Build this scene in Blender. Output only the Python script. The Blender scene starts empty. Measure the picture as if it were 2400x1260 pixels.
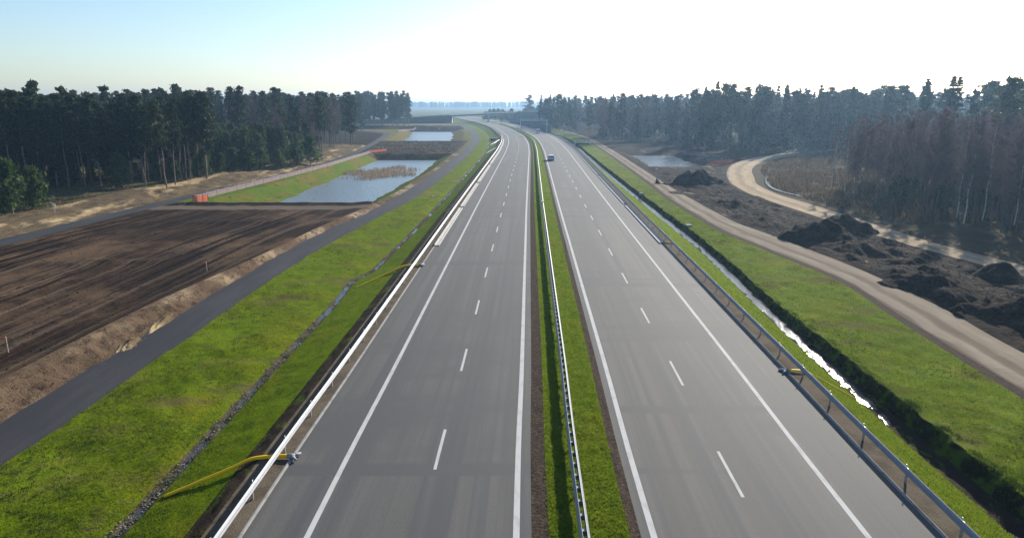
import bpy, bmesh, math
import numpy as np
from mathutils import Vector, Matrix

S = bpy.context.scene
COL = S.collection
rad = math.radians

# ------------------------------------------------------------------ camera, sky, sun, exposure
H = 16.5                                   # drone height above the carriageway
F = 1600.0                                 # focal length in pixels of the 2400 px wide photograph
PITCH = math.atan((630 - 242) / F)
cam_d = bpy.data.cameras.new('camera')
cam_d.sensor_width = 36.0
cam_d.lens = 36.0 * F / 2400.0
cam_d.clip_start = 0.5
cam_d.clip_end = 20000
cam = bpy.data.objects.new('camera', cam_d)
COL.objects.link(cam)
cam.location = (0, 0, H)
cam.rotation_euler = (math.pi / 2 - PITCH, 0, 0)
S.camera = cam

SUN_AZ, SUN_EL = rad(30.7), rad(22.8)      # azimuth clockwise from +Y
W = bpy.data.worlds.new('World')
S.world = W
W.use_nodes = True
wn = W.node_tree
sky = wn.nodes.new('ShaderNodeTexSky')
sky.sky_type = 'NISHITA'
sky.sun_disc = False
sky.sun_elevation = SUN_EL
sky.sun_rotation = SUN_AZ
sky.air_density = 1.0
sky.dust_density = 0.8
sky.ozone_density = 3.5
bg = wn.nodes['Background']
bg.inputs['Strength'].default_value = 0.092
wn.links.new(sky.outputs[0], bg.inputs[0])

sun_d = bpy.data.lights.new('sun', 'SUN')
sun_d.energy = 5.0
sun_d.angle = rad(0.5)
sun_d.color = (1.0, 0.93, 0.82)
sun = bpy.data.objects.new('sun', sun_d)
COL.objects.link(sun)
sv = Vector((math.sin(SUN_AZ) * math.cos(SUN_EL), math.cos(SUN_AZ) * math.cos(SUN_EL), math.sin(SUN_EL)))
sun.rotation_euler = sv.to_track_quat('Z', 'Y').to_euler()
sun.location = sv * 300

S.view_settings.view_transform = 'Standard'
S.view_settings.look = 'None'
S.view_settings.gamma = 1.0
S.view_settings.exposure = 0.9
S.view_settings.use_curve_mapping = False
S.cycles.max_bounces = 6
S.cycles.volume_bounces = 0
S.cycles.use_denoising = True

HAZE_DENSITY = 0.00024

# ------------------------------------------------------------------ helpers
R = np.random.default_rng(7)


def G(u, v, z=0.0):
    """point of the photograph (2400 px) laid on the level z"""
    c, s = math.cos(PITCH), math.sin(PITCH)
    a, b = u - 1200, v - 630
    t = (H - z) / (b * c + F * s)
    return Vector((a * t, (F * c - b * s) * t, z))


def curve(*pts):
    """smooth monotone x(y) through (y, x) points"""
    p = np.array(sorted(pts), float)
    X, Y = p[:, 0], p[:, 1]
    h = np.diff(X)
    d = np.diff(Y) / h
    m = np.empty_like(Y)
    m[0], m[-1] = d[0], d[-1]
    for i in range(1, len(Y) - 1):
        m[i] = 0 if d[i - 1] * d[i] <= 0 else 2 * d[i - 1] * d[i] / (d[i - 1] + d[i])

    def f(y):
        y = np.asarray(y, float)
        i = np.clip(np.searchsorted(X, y) - 1, 0, len(X) - 2)
        t = np.clip((y - X[i]) / h[i], 0, 1)
        a = 2 * t ** 3 - 3 * t ** 2 + 1
        b = t ** 3 - 2 * t ** 2 + t
        c = -2 * t ** 3 + 3 * t ** 2
        e = t ** 3 - t ** 2
        r = a * Y[i] + b * h[i] * m[i] + c * Y[i + 1] + e * h[i] * m[i + 1]
        r = np.where(y < X[0], Y[0] + m[0] * (y - X[0]), r)
        return np.where(y > X[-1], Y[-1] + m[-1] * (y - X[-1]), r)
    return f


def _hash(i, j, seed):
    n = (i.astype(np.int64) * 374761393 + j.astype(np.int64) * 668265263 + seed * 974711) & 0x7fffffff
    n = ((n ^ (n >> 13)) * 1274126177) & 0x7fffffff
    n = ((n ^ (n >> 16)) * 668265263) & 0x7fffffff
    return (n & 0xffff) / 32767.5 - 1.0


def vnoise(x, y, seed=0):
    x, y = np.broadcast_arrays(np.asarray(x, float), np.asarray(y, float))
    i, j = np.floor(x), np.floor(y)
    fx, fy = x - i, y - j
    fx = fx * fx * (3 - 2 * fx)
    fy = fy * fy * (3 - 2 * fy)
    a, b = _hash(i, j, seed), _hash(i + 1, j, seed)
    c, d = _hash(i, j + 1, seed), _hash(i + 1, j + 1, seed)
    return (a * (1 - fx) + b * fx) * (1 - fy) + (c * (1 - fx) + d * fx) * fy


def fbm(x, y, seed=0, octv=4, gain=0.5):
    r, a = 0, 1.0
    for k in range(octv):
        r = r + a * vnoise(np.asarray(x) * 2 ** k, np.asarray(y) * 2 ** k, seed + k * 17)
        a *= gain
    return r


def sstep(a, b, x):
    t = np.clip((np.asarray(x, float) - a) / (b - a), 0, 1)
    return t * t * (3 - 2 * t)


def link(o, parent=None):
    COL.objects.link(o)
    if parent is not None:
        o.parent = parent
    return o


def mesh_np(name, V, Fc, mat, parent=None, smooth=False, uv=None):
    """V (n,3), Fc (m,k) -> one mesh object"""
    V = np.asarray(V, np.float32)
    Fc = np.asarray(Fc, np.int32)
    me = bpy.data.meshes.new(name)
    k = Fc.shape[1]
    me.vertices.add(len(V))
    me.vertices.foreach_set('co', V.ravel())
    me.loops.add(Fc.size)
    me.loops.foreach_set('vertex_index', Fc.ravel())
    me.polygons.add(len(Fc))
    me.polygons.foreach_set('loop_start', np.arange(0, Fc.size, k, dtype=np.int32))
    me.polygons.foreach_set('loop_total', np.full(len(Fc), k, np.int32))
    if smooth:
        me.polygons.foreach_set('use_smooth', np.ones(len(Fc), bool))
    if uv is not None:
        l = me.uv_layers.new(name='UVMap')
        l.data.foreach_set('uv', np.asarray(uv, np.float32)[Fc.ravel()].ravel())
    me.update(calc_edges=True)
    if mat:
        me.materials.append(mat)
    return link(bpy.data.objects.new(name, me), parent)


def tag(o, label=None, cat=None, group=None, kind=None):
    if label:
        o['label'] = label
    if cat:
        o['category'] = cat
    if group:
        o['group'] = group
    if kind:
        o['kind'] = kind
    return o


def empty(name, loc, label, cat, group=None, rz=0.0):
    o = bpy.data.objects.new(name, None)
    o.empty_display_size = 0.3
    o.location = loc
    o.rotation_euler = (0, 0, rz)
    COL.objects.link(o)
    return tag(o, label, cat, group)


def inst(name, me, parent=None, loc=(0, 0, 0), rz=0.0, sc=1.0):
    o = bpy.data.objects.new(name, me)
    o.location = loc
    o.rotation_euler = (0, 0, rz)
    o.scale = (sc, sc, sc) if not hasattr(sc, '__len__') else sc
    return link(o, parent)


class MB:
    """collects boxes, tubes and prisms for one mesh"""

    def __init__(self):
        self.v, self.f = [], []

    def add(self, vs, fs):
        n = len(self.v)
        self.v += [tuple(p) for p in vs]
        self.f += [tuple(i + n for i in q) for q in fs]
        return self

    def box(self, c, s, rz=0.0, taper=1.0):
        cx, cy, cz = c
        hx, hy, hz = s[0] / 2, s[1] / 2, s[2] / 2
        ca, sa = math.cos(rz), math.sin(rz)
        vs = []
        for k, z in ((1.0, -hz), (taper, hz)):
            for x, y in ((-hx, -hy), (hx, -hy), (hx, hy), (-hx, hy)):
                x, y = x * k, y * k
                vs.append((cx + x * ca - y * sa, cy + x * sa + y * ca, cz + z))
        return self.add(vs, [(3, 2, 1, 0), (4, 5, 6, 7), (0, 1, 5, 4), (1, 2, 6, 5), (2, 3, 7, 6), (3, 0, 4, 7)])

    def tube(self, pts, r, n=8, cap=True):
        pts = [Vector(p) for p in pts]
        rr = r if hasattr(r, '__len__') else [r] * len(pts)
        vs, fs = [], []
        for i, p in enumerate(pts):
            d = (pts[min(i + 1, len(pts) - 1)] - pts[max(i - 1, 0)]).normalized()
            a = d.cross(Vector((0, 0, 1)) if abs(d.z) < 0.95 else Vector((1, 0, 0))).normalized()
            b = a.cross(d)
            for k in range(n):
                t = 2 * math.pi * k / n
                vs.append(p + a * (math.cos(t) * rr[i]) + b * (math.sin(t) * rr[i]))
        for i in range(len(pts) - 1):
            for k in range(n):
                k2 = (k + 1) % n
                fs.append((i * n + k, i * n + k2, (i + 1) * n + k2, (i + 1) * n + k))
        if cap:
            fs.append(tuple(range(n)))
            fs.append(tuple(range((len(pts) - 1) * n + n - 1, (len(pts) - 1) * n - 1, -1)))
        return self.add(vs, fs)

    def prism(self, prof, x0, x1):
        """profile of (y, z) extruded along x"""
        n = len(prof)
        vs = [(x0, y, z) for y, z in prof] + [(x1, y, z) for y, z in prof]
        fs = [tuple(range(n - 1, -1, -1)), tuple(range(n, 2 * n))]
        fs += [(i, (i + 1) % n, n + (i + 1) % n, n + i) for i in range(n)]
        return self.add(vs, fs)

    def mesh(self, name, mat, smooth=False, bevel=0.0):
        me = bpy.data.meshes.new(name)
        me.from_pydata(self.v, [], self.f)
        me.materials.append(mat)
        bm = bmesh.new()
        bm.from_mesh(me)
        bmesh.ops.recalc_face_normals(bm, faces=bm.faces)
        if bevel:
            bmesh.ops.bevel(bm, geom=bm.edges[:], offset=bevel, segments=2, affect='EDGES', clamp_overlap=True)
        bm.to_mesh(me)
        bm.free()
        if smooth:
            for p in me.polygons:
                p.use_smooth = True
        return me

    def build(self, name, mat, parent=None, smooth=False, bevel=0.0):
        return link(bpy.data.objects.new(name, self.mesh(name, mat, smooth, bevel)), parent)


# ------------------------------------------------------------------ materials
def new_mat(name):
    m = bpy.data.materials.new(name)
    m.use_nodes = True
    return m, m.node_tree, m.node_tree.nodes['Principled BSDF']


def plain(name, col, rough=0.6, metal=0.0, spec=0.5, trans=0.0, var=0.0):
    m, t, b = new_mat(name)
    b.inputs['Base Color'].default_value = (*col, 1)
    b.inputs['Roughness'].default_value = rough
    b.inputs['Metallic'].default_value = metal
    b.inputs['Specular IOR Level'].default_value = spec
    if var:
        n = t.nodes.new('ShaderNodeTexNoise')
        n.inputs['Scale'].default_value = 3.0
        n.inputs['Detail'].default_value = 5
        co = t.nodes.new('ShaderNodeTexCoord')
        t.links.new(co.outputs['Object'], n.inputs['Vector'])
        r = t.nodes.new('ShaderNodeValToRGB')
        r.color_ramp.elements[0].position = 0.3
        r.color_ramp.elements[1].position = 0.7
        r.color_ramp.elements[0].color = (*[c * (1 - var) for c in col], 1)
        r.color_ramp.elements[1].color = (*[min(1, c * (1 + var)) for c in col], 1)
        t.links.new(n.outputs['Fac'], r.inputs[0])
        t.links.new(r.outputs[0], b.inputs['Base Color'])
    return m


def ground_mat(name, base, layers=(), rough=0.95, bump=(), spec=0.02, uv=False):
    """base colour with noise layers.  layer = (colour, scale, lo, hi, stretch, detail); bump = (scale, strength, distance)"""
    m, t, b = new_mat(name)
    N, L = t.nodes, t.links
    co = N.new('ShaderNodeTexCoord')
    src = co.outputs['UV' if uv else 'Object']
    cur = N.new('ShaderNodeRGB')
    cur.outputs[0].default_value = (*base, 1)
    cur = cur.outputs[0]
    for k, (col, scale, lo, hi, stretch, det) in enumerate(layers):
        mp = N.new('ShaderNodeMapping')
        mp.inputs['Scale'].default_value = stretch
        mp.inputs['Location'].default_value = (k * 13.7, k * 7.3, k * 3.1)
        L.new(src, mp.inputs['Vector'])
        n = N.new('ShaderNodeTexNoise')
        n.inputs['Scale'].default_value = scale
        n.inputs['Detail'].default_value = det
        n.inputs['Roughness'].default_value = 0.62
        L.new(mp.outputs[0], n.inputs['Vector'])
        mr = N.new('ShaderNodeMapRange')
        mr.interpolation_type = 'SMOOTHSTEP'
        mr.inputs['From Min'].default_value = lo
        mr.inputs['From Max'].default_value = hi
        L.new(n.outputs['Fac'], mr.inputs['Value'])
        mx = N.new('ShaderNodeMix')
        mx.data_type = 'RGBA'
        L.new(mr.outputs[0], mx.inputs['Factor'])
        L.new(cur, mx.inputs['A'])
        mx.inputs['B'].default_value = (*col, 1)
        cur = mx.outputs['Result']
    L.new(cur, b.inputs['Base Color'])
    b.inputs['Roughness'].default_value = rough
    b.inputs['Specular IOR Level'].default_value = spec
    nrm = None
    for scale, strength, dist in bump:
        n = N.new('ShaderNodeTexNoise')
        n.inputs['Scale'].default_value = scale
        n.inputs['Detail'].default_value = 6
        n.inputs['Roughness'].default_value = 0.65
        L.new(src, n.inputs['Vector'])
        bp = N.new('ShaderNodeBump')
        bp.inputs['Strength'].default_value = strength
        bp.inputs['Distance'].default_value = dist
        L.new(n.outputs['Fac'], bp.inputs['Height'])
        if nrm is not None:
            L.new(nrm, bp.inputs['Normal'])
        nrm = bp.outputs[0]
    if nrm is not None:
        L.new(nrm, b.inputs['Normal'])
    return m


def leaf_mat(name, cols, trans=0.35, rough=0.7, var_obj=0.35):
    """foliage: colour varies leaf by leaf and tree by tree, thin leaves let light through"""
    m, t, b = new_mat(name)
    N, L = t.nodes, t.links
    geo = N.new('ShaderNodeNewGeometry')
    oi = N.new('ShaderNodeObjectInfo')
    add = N.new('ShaderNodeMath')
    add.operation = 'MULTIPLY_ADD'
    L.new(oi.outputs['Random'], add.inputs[0])
    add.inputs[1].default_value = var_obj
    mul = N.new('ShaderNodeMath')
    mul.operation = 'MULTIPLY'
    L.new(geo.outputs['Random Per Island'], mul.inputs[0])
    mul.inputs[1].default_value = 1 - var_obj
    L.new(mul.outputs[0], add.inputs[2])
    r = N.new('ShaderNodeValToRGB')
    e = r.color_ramp.elements
    e[0].color = (*cols[0], 1)
    e[1].color = (*cols[-1], 1)
    for i, c in enumerate(cols[1:-1]):
        x = e.new((i + 1) / (len(cols) - 1))
        x.color = (*c, 1)
    L.new(add.outputs[0], r.inputs[0])
    L.new(r.outputs[0], b.inputs['Base Color'])
    b.inputs['Roughness'].default_value = rough
    b.inputs['Specular IOR Level'].default_value = 0.15
    tr = N.new('ShaderNodeBsdfTranslucent')
    L.new(r.outputs[0], tr.inputs['Color'])
    mx = N.new('ShaderNodeMixShader')
    mx.inputs[0].default_value = trans
    L.new(b.outputs[0], mx.inputs[1])
    L.new(tr.outputs[0], mx.inputs[2])
    L.new(mx.outputs[0], N['Material Output'].inputs['Surface'])
    return m


def water_mat(name, col, ripple, scale, rough=0.04, stretch=(1, 1, 1), det=3):
    m, t, b = new_mat(name)
    N, L = t.nodes, t.links
    b.inputs['Base Color'].default_value = (*col, 1)
    b.inputs['Roughness'].default_value = rough
    b.inputs['IOR'].default_value = 1.33
    co = N.new('ShaderNodeTexCoord')
    mp = N.new('ShaderNodeMapping')
    mp.inputs['Scale'].default_value = stretch
    L.new(co.outputs['Object'], mp.inputs['Vector'])
    n = N.new('ShaderNodeTexNoise')
    n.inputs['Scale'].default_value = scale
    n.inputs['Detail'].default_value = det
    L.new(mp.outputs[0], n.inputs['Vector'])
    bp = N.new('ShaderNodeBump')
    bp.inputs['Strength'].default_value = ripple
    bp.inputs['Distance'].default_value = 0.05
    L.new(n.outputs['Fac'], bp.inputs['Height'])
    L.new(bp.outputs[0], b.inputs['Normal'])
    return m


I3 = (1, 1, 1)
M = {}
M['asphalt'] = ground_mat('asphalt', (0.072, 0.071, 0.067), [
    ((0.096, 0.093, 0.086), 1.0, 0.40, 0.66, (0.9, 0.02, 1), 3),
    ((0.060, 0.062, 0.067), 1.0, 0.49, 0.68, (1.7, 0.012, 1), 3),
    ((0.067, 0.067, 0.068), 0.10, 0.5, 0.66, (0.6, 1, 1), 4), ((0.067, 0.067, 0.067), 1.0, 0.60, 0.68, (0.02, 0.35, 1), 1),
    ((0.045, 0.045, 0.046), 22, 0.48, 0.72, I3, 4),
    ((0.155, 0.152, 0.145), 30, 0.58, 0.80, I3, 4)],
    rough=0.8, bump=[(40, 0.35, 0.01)], spec=0.25, uv=True)
M['dark_asphalt'] = ground_mat('dark_asphalt', (0.030, 0.031, 0.035), [
    ((0.044, 0.044, 0.046), 0.6, 0.4, 0.7, (1, 0.15, 1), 5),
    ((0.10, 0.085, 0.06), 0.8, 0.66, 0.8, I3, 6),
    ((0.025, 0.025, 0.027), 18, 0.5, 0.75, I3, 4)],
    rough=0.85, bump=[(25, 0.3, 0.015)], spec=0.12)
M['paint'] = ground_mat('paint', (0.44, 0.44, 0.425), [
    ((0.33, 0.33, 0.32), 2.5, 0.45, 0.75, (1, 0.4, 1), 5),
    ((0.30, 0.30, 0.29), 14, 0.60, 0.80, I3, 4)], rough=0.8, bump=[(20, 0.2, 0.01)], spec=0.12, uv=True)
M['concrete'] = ground_mat('concrete', (0.50, 0.48, 0.44), [
    ((0.36, 0.34, 0.31), 1.5, 0.45, 0.7, I3, 5), ((0.25, 0.23, 0.2), 9, 0.62, 0.8, I3, 4)], rough=0.85,
    bump=[(30, 0.2, 0.01)])
M['kerb_concrete'] = ground_mat('kerb_concrete', (0.30, 0.29, 0.27), [
    ((0.20, 0.19, 0.17), 1.5, 0.45, 0.7, I3, 5)], rough=0.85)
M['gravel'] = ground_mat('gravel', (0.125, 0.10, 0.072), [
    ((0.085, 0.067, 0.048), 0.7, 0.42, 0.65, I3, 5),
    ((0.20, 0.17, 0.13), 16, 0.58, 0.75, I3, 4),
    ((0.045, 0.036, 0.028), 12, 0.58, 0.78, I3, 4)], bump=[(14, 0.8, 0.05)])
M['ditch_mud'] = ground_mat('ditch_mud', (0.085, 0.068, 0.045), [((0.04, 0.033, 0.022), 1.2, 0.45, 0.62, I3, 6), ((0.16, 0.135, 0.10), 5, 0.58, 0.72, I3, 5)], bump=[(8, 1.0, 0.08)])
M['dark_soil'] = ground_mat('dark_soil', (0.032, 0.024, 0.017), [
    ((0.045, 0.032, 0.023), 1.2, 0.45, 0.7, I3, 6),
    ((0.06, 0.085, 0.010), 0.9, 0.54, 0.62, (1.4, 0.7, 1), 7)], bump=[(6, 1.0, 0.1)])
M['median_soil'] = ground_mat('median_soil', (0.055, 0.040, 0.030), [
    ((0.095, 0.072, 0.055), 5, 0.45, 0.7, I3, 6),
    ((0.022, 0.016, 0.012), 8, 0.52, 0.7, I3, 5)], bump=[(7, 1.0, 0.1)])
GREEN = [((0.120, 0.165, 0.006), 0.35, 0.40, 0.65, (1, 0.6, 1), 5),
         ((0.050, 0.095, 0.006), 1.1, 0.50, 0.70, I3, 6),
         ((0.155, 0.155, 0.006), 0.16, 0.52, 0.72, I3, 5),
         ((0.030, 0.055, 0.006), 7.0, 0.52, 0.72, I3, 5)]
M['grass'] = ground_mat('grass', (0.115, 0.165, 0.001), GREEN, bump=[(5, 1.0, 0.12), (22, 0.7, 0.05)])
M['worn_grass'] = ground_mat('worn_grass', (0.102, 0.145, 0.002), GREEN + [
    ((0.105, 0.085, 0.028), 0.20, 0.49, 0.70, (1, 1.6, 1), 7),
    ((0.090, 0.070, 0.032), 1.1, 0.56, 0.72, (0.7, 1.8, 1), 6)], bump=[(5, 1.0, 0.12), (22, 0.7, 0.05)])
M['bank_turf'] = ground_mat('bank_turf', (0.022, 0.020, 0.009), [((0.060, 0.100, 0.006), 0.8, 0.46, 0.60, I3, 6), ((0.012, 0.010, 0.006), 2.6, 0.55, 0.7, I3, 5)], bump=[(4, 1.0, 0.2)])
M['dry_bank'] = ground_mat('dry_bank', (0.15, 0.115, 0.035), [
    ((0.085, 0.10, 0.022), 0.25, 0.45, 0.65, I3, 5), ((0.08, 0.055, 0.025), 0.9, 0.52, 0.7, I3, 6)], bump=[(3, 1.0, 0.15)])
M['pond_grass'] = ground_mat('pond_grass', (0.085, 0.125, 0.014), [
    ((0.15, 0.115, 0.03), 0.13, 0.44, 0.62, (1, 0.5, 1), 6), ((0.045, 0.075, 0.01), 0.8, 0.5, 0.7, I3, 6)], bump=[(3, 1.0, 0.15)])
M['sand'] = ground_mat('sand', (0.115, 0.085, 0.05), [
    ((0.36, 0.265, 0.145), 0.10, 0.50, 0.59, (1.6, 0.5, 1), 7), ((0.075, 0.055, 0.035), 0.4, 0.52, 0.66, (1, .5, 1), 8),
    ((0.40, 0.31, 0.18), 3, 0.66, 0.8, I3, 5)], bump=[(3, 0.9, 0.15)])
M['clearing'] = ground_mat('clearing', (0.10, 0.075, 0.045), [
    ((0.10, 0.105, 0.025), 0.05, 0.46, 0.62, (0.6, 1.5, 1), 6), ((0.24, 0.175, 0.10), 0.09, 0.56, 0.70, (0.6, 1.4, 1), 7),
    ((0.04, 0.032, 0.022), 0.5, 0.52, 0.7, I3, 7)], bump=[(2, 1.0, 0.2)])
M['forest_floor'] = ground_mat('forest_floor', (0.022, 0.016, 0.010), [
    ((0.038, 0.026, 0.015), 0.2, 0.45, 0.65, I3, 6), ((0.03, 0.04, 0.014), 0.1, 0.55, 0.7, I3, 5)], bump=[(2, 1.0, 0.2)])
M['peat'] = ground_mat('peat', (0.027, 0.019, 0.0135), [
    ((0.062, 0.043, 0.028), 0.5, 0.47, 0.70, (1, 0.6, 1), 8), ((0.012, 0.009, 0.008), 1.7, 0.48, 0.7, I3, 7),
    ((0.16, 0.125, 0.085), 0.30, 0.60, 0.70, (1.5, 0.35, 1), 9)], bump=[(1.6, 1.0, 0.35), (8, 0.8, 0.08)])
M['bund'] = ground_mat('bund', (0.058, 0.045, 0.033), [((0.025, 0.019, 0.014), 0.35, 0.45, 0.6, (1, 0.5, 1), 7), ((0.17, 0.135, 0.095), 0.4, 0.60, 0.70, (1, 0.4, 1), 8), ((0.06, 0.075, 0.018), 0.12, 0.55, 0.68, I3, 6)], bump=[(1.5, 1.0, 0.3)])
M['heap_soil'] = ground_mat('heap_soil', (0.025, 0.0175, 0.0125), [
    ((0.055, 0.038, 0.026), 0.8, 0.45, 0.68, I3, 8), ((0.012, 0.009, 0.008), 2.2, 0.48, 0.7, I3, 7)], bump=[(2, 1.0, 0.3), (9, 0.8, 0.08)])
M['far_field'] = ground_mat('far_field', (0.13, 0.115, 0.05), [
    ((0.07, 0.085, 0.03), 0.006, 0.42, 0.6, (0.4, 1.5, 1), 6), ((0.15, 0.125, 0.08), 0.01, 0.55, 0.7, (0.3, 1.8, 1), 6)])
M['brown_field'] = ground_mat('brown_field', (0.06, 0.043, 0.026), [
    ((0.055, 0.05, 0.025), 0.09, 0.42, 0.62, I3, 6), ((0.17, 0.12, 0.06), 0.12, 0.58, 0.74, I3, 7)], bump=[(2, 1.0, 0.25)])
M['metal'] = plain('galvanised_steel', (0.21, 0.225, 0.25), 0.6, 0.15, var=0.12)
M['pale_steel'] = plain('pale_painted_steel', (0.62, 0.66, 0.70), 0.5, 0.0)
M['post_metal'] = plain('post_steel', (0.34, 0.35, 0.36), 0.5, 0.7, var=0.15)
M['dark_metal'] = plain('dark_steel', (0.16, 0.17, 0.18), 0.55, 0.5)
M['hose'] = plain('yellow_plastic', (0.95, 0.55, 0.010), 0.5, spec=0.2, var=0.06)
M['wrap'] = plain('grey_wrap', (0.22, 0.23, 0.25), 0.6, var=0.3)
M['white_paint'] = plain('white_car_paint', (0.85, 0.87, 0.90), 0.25, 0.0, 0.5)
M['silver_paint'] = plain('silver_car_paint', (0.72, 0.78, 0.88), 0.28, 0.1, 0.5)
M['glass'] = plain('dark_glass', (0.02, 0.025, 0.03), 0.08)
M['tyre'] = plain('tyre_rubber', (0.02, 0.02, 0.02), 0.85)
M['rim'] = plain('alloy', (0.4, 0.41, 0.42), 0.35, 0.8)
M['black'] = plain('black_plastic', (0.025, 0.025, 0.028), 0.6)
M['red_lens'] = plain('red_lens', (0.35, 0.015, 0.012), 0.25)
M['white'] = plain('white_plastic', (0.75, 0.75, 0.72), 0.5)
M['orange'] = plain('orange_net_solid', (0.75, 0.16, 0.05), 0.7)
M['wood'] = plain('pale_timber', (0.24, 0.19, 0.13), 0.85, var=0.25)
M['stone'] = plain('ditch_stone', (0.15, 0.132, 0.108), 0.85, var=0.45)
M['pine_bark'] = plain('pine_bark', (0.17, 0.122, 0.088), 0.9, var=0.35)
M['bare_bark'] = plain('bare_bark', (0.13, 0.105, 0.095), 0.9, var=0.3)
M['birch_bark'] = ground_mat('birch_bark', (0.55, 0.52, 0.48), [((0.06, 0.05, 0.045), 1.6, 0.55, 0.66, (1, 1, 2.5), 4)])
M['pine_needles'] = leaf_mat('pine_needles', [(0.008, 0.017, 0.006), (0.018, 0.033, 0.009), (0.036, 0.052, 0.012), (0.075, 0.078, 0.020)], 0.3, var_obj=0.5)
M['spruce_needles'] = leaf_mat('spruce_needles', [(0.009, 0.020, 0.011), (0.016, 0.032, 0.014), (0.028, 0.045, 0.016)], 0.2)
M['young_needles'] = leaf_mat('young_needles', [(0.024, 0.048, 0.014), (0.042, 0.075, 0.016), (0.075, 0.105, 0.024)], 0.35)
M['twigs'] = leaf_mat('twigs', [(0.080, 0.058, 0.055), (0.14, 0.104, 0.100), (0.21, 0.160, 0.152)], 0.15)
M['blade'] = leaf_mat('grass_blade', [(0.055, 0.105, 0.006), (0.095, 0.150, 0.008), (0.13, 0.165, 0.010), (0.15, 0.14, 0.03)], 0.55, var_obj=0)
M['weed'] = leaf_mat('bank_weed', [(0.025, 0.05, 0.008), (0.05, 0.085, 0.01), (0.09, 0.11, 0.02)], 0.4, var_obj=0)
M['reed'] = leaf_mat('reed', [(0.16, 0.10, 0.05), (0.24, 0.16, 0.085), (0.31, 0.22, 0.12)], 0.35, var_obj=0)
M['dry_blade'] = leaf_mat('dry_blade', [(0.055, 0.038, 0.022), (0.10, 0.068, 0.036), (0.19, 0.135, 0.07)], 0.3, var_obj=0)
M['pond_water'] = water_mat('pond_water', (0.13, 0.165, 0.185), 1.0, 3.2, 0.3, (1, 0.55, 1), 5)
M['calm_water'] = water_mat('calm_water', (0.09, 0.11, 0.12), 0.9, 2.0, 0.2, (2.2, 0.3, 1), 4)
M['ditch_water'] = water_mat('ditch_water', (0.03, 0.032, 0.03), 1.0, 4.0, 0.10, det=6)
M['creek_water'] = water_mat('creek_water', (0.05, 0.05, 0.05), 0.6, 4.0, 0.1, det=4)


def net_mat(name, col, opacity):
    m, t, b = new_mat(name)
    b.inputs['Base Color'].default_value = (*col, 1)
    b.inputs['Roughness'].default_value = 0.8
    tr = t.nodes.new('ShaderNodeBsdfTransparent')
    mx = t.nodes.new('ShaderNodeMixShader')
    mx.inputs[0].default_value = opacity
    t.links.new(tr.outputs[0], mx.inputs[1])
    t.links.new(b.outputs[0], mx.inputs[2])
    t.links.new(mx.outputs[0], t.nodes['Material Output'].inputs['Surface'])
    return m


M['pink_net'] = net_mat('faded_net', (0.42, 0.29, 0.31), 0.42)
M['orange_net'] = net_mat('orange_net', (0.80, 0.15, 0.05), 0.85)


def track_mat(name, base, stripe, dark, rough=0.95):
    """unpaved road: UV.x runs 0..1 across; two compacted wheel tracks and a rough middle"""
    m = ground_mat(name, base, [(dark, 0.5, 0.5, 0.72, (6, 0.12, 1), 7), (stripe, 1.2, 0.5, 0.75, (2, 0.1, 1), 6)],
                   rough, [(3, 0.6, 0.08)], uv=True)
    t = m.node_tree
    N, L = t.nodes, t.links
    b = N['Principled BSDF']
    old = b.inputs['Base Color'].links[0].from_socket
    co = N.new('ShaderNodeTexCoord')
    sx = N.new('ShaderNodeSeparateXYZ')
    L.new(co.outputs['UV'], sx.inputs[0])
    nz = N.new('ShaderNodeTexNoise')
    nz.inputs['Scale'].default_value = 0.15
    L.new(co.outputs['UV'], nz.inputs['Vector'])
    ad = N.new('ShaderNodeMath')
    ad.operation = 'MULTIPLY_ADD'
    L.new(nz.outputs['Fac'], ad.inputs[0])
    ad.inputs[1].default_value = 0.25
    L.new(sx.outputs['X'], ad.inputs[2])
    r = N.new('ShaderNodeValToRGB')
    e = r.color_ramp.elements
    e[0].position, e[0].color = 0.05, (1, 1, 1, 1)
    e[1].position, e[1].color = 1.0, (0.25, 0.25, 0.25, 1)
    for p, c in ((0.16, 1.0), (0.22, 0.1), (0.42, 0.05), (0.50, 0.75), (0.64, 0.8), (0.72, 0.1), (0.92, 0.05)):
        x = e.new(p)
        x.color = (c, c, c, 1)
    L.new(ad.outputs[0], r.inputs[0])
    mx = N.new('ShaderNodeMix')
    mx.data_type = 'RGBA'
    L.new(r.outputs[0], mx.inputs['Factor'])
    L.new(old, mx.inputs['A'])
    mx.inputs['B'].default_value = (*dark, 1)
    L.new(mx.outputs['Result'], b.inputs['Base Color'])
    return m


M['gravel_road'] = track_mat('gravel_road', (0.235, 0.195, 0.145), (0.30, 0.255, 0.19), (0.115, 0.088, 0.065))
M['sand_road'] = track_mat('sand_road', (0.36, 0.275, 0.175), (0.44, 0.35, 0.23), (0.22, 0.165, 0.105))


def field_mat():
    """graded dark field: wheel and blade tracks run along it (UV.x is metres across)"""
    m = ground_mat('graded_field', (0.026, 0.0165, 0.011), [
        ((0.105, 0.066, 0.038), 0.05, 0.46, 0.62, (1.2, 0.9, 1), 7),
        ((0.085, 0.058, 0.040), 1.0, 0.50, 0.64, (0.55, 0.008, 1), 5),
        ((0.120, 0.086, 0.058), 1.0, 0.56, 0.70, (1.3, 0.012, 1), 5),
        ((0.010, 0.0075, 0.0065), 1.0, 0.52, 0.62, (0.8, 0.010, 1), 4),
        ((0.011, 0.008, 0.007), 1.6, 0.54, 0.72, (1, 0.6, 1), 7)], bump=[(2.5, 1.0, 0.12), (9, 0.6, 0.05)], uv=True)
    return m


M['field'] = field_mat()

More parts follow.
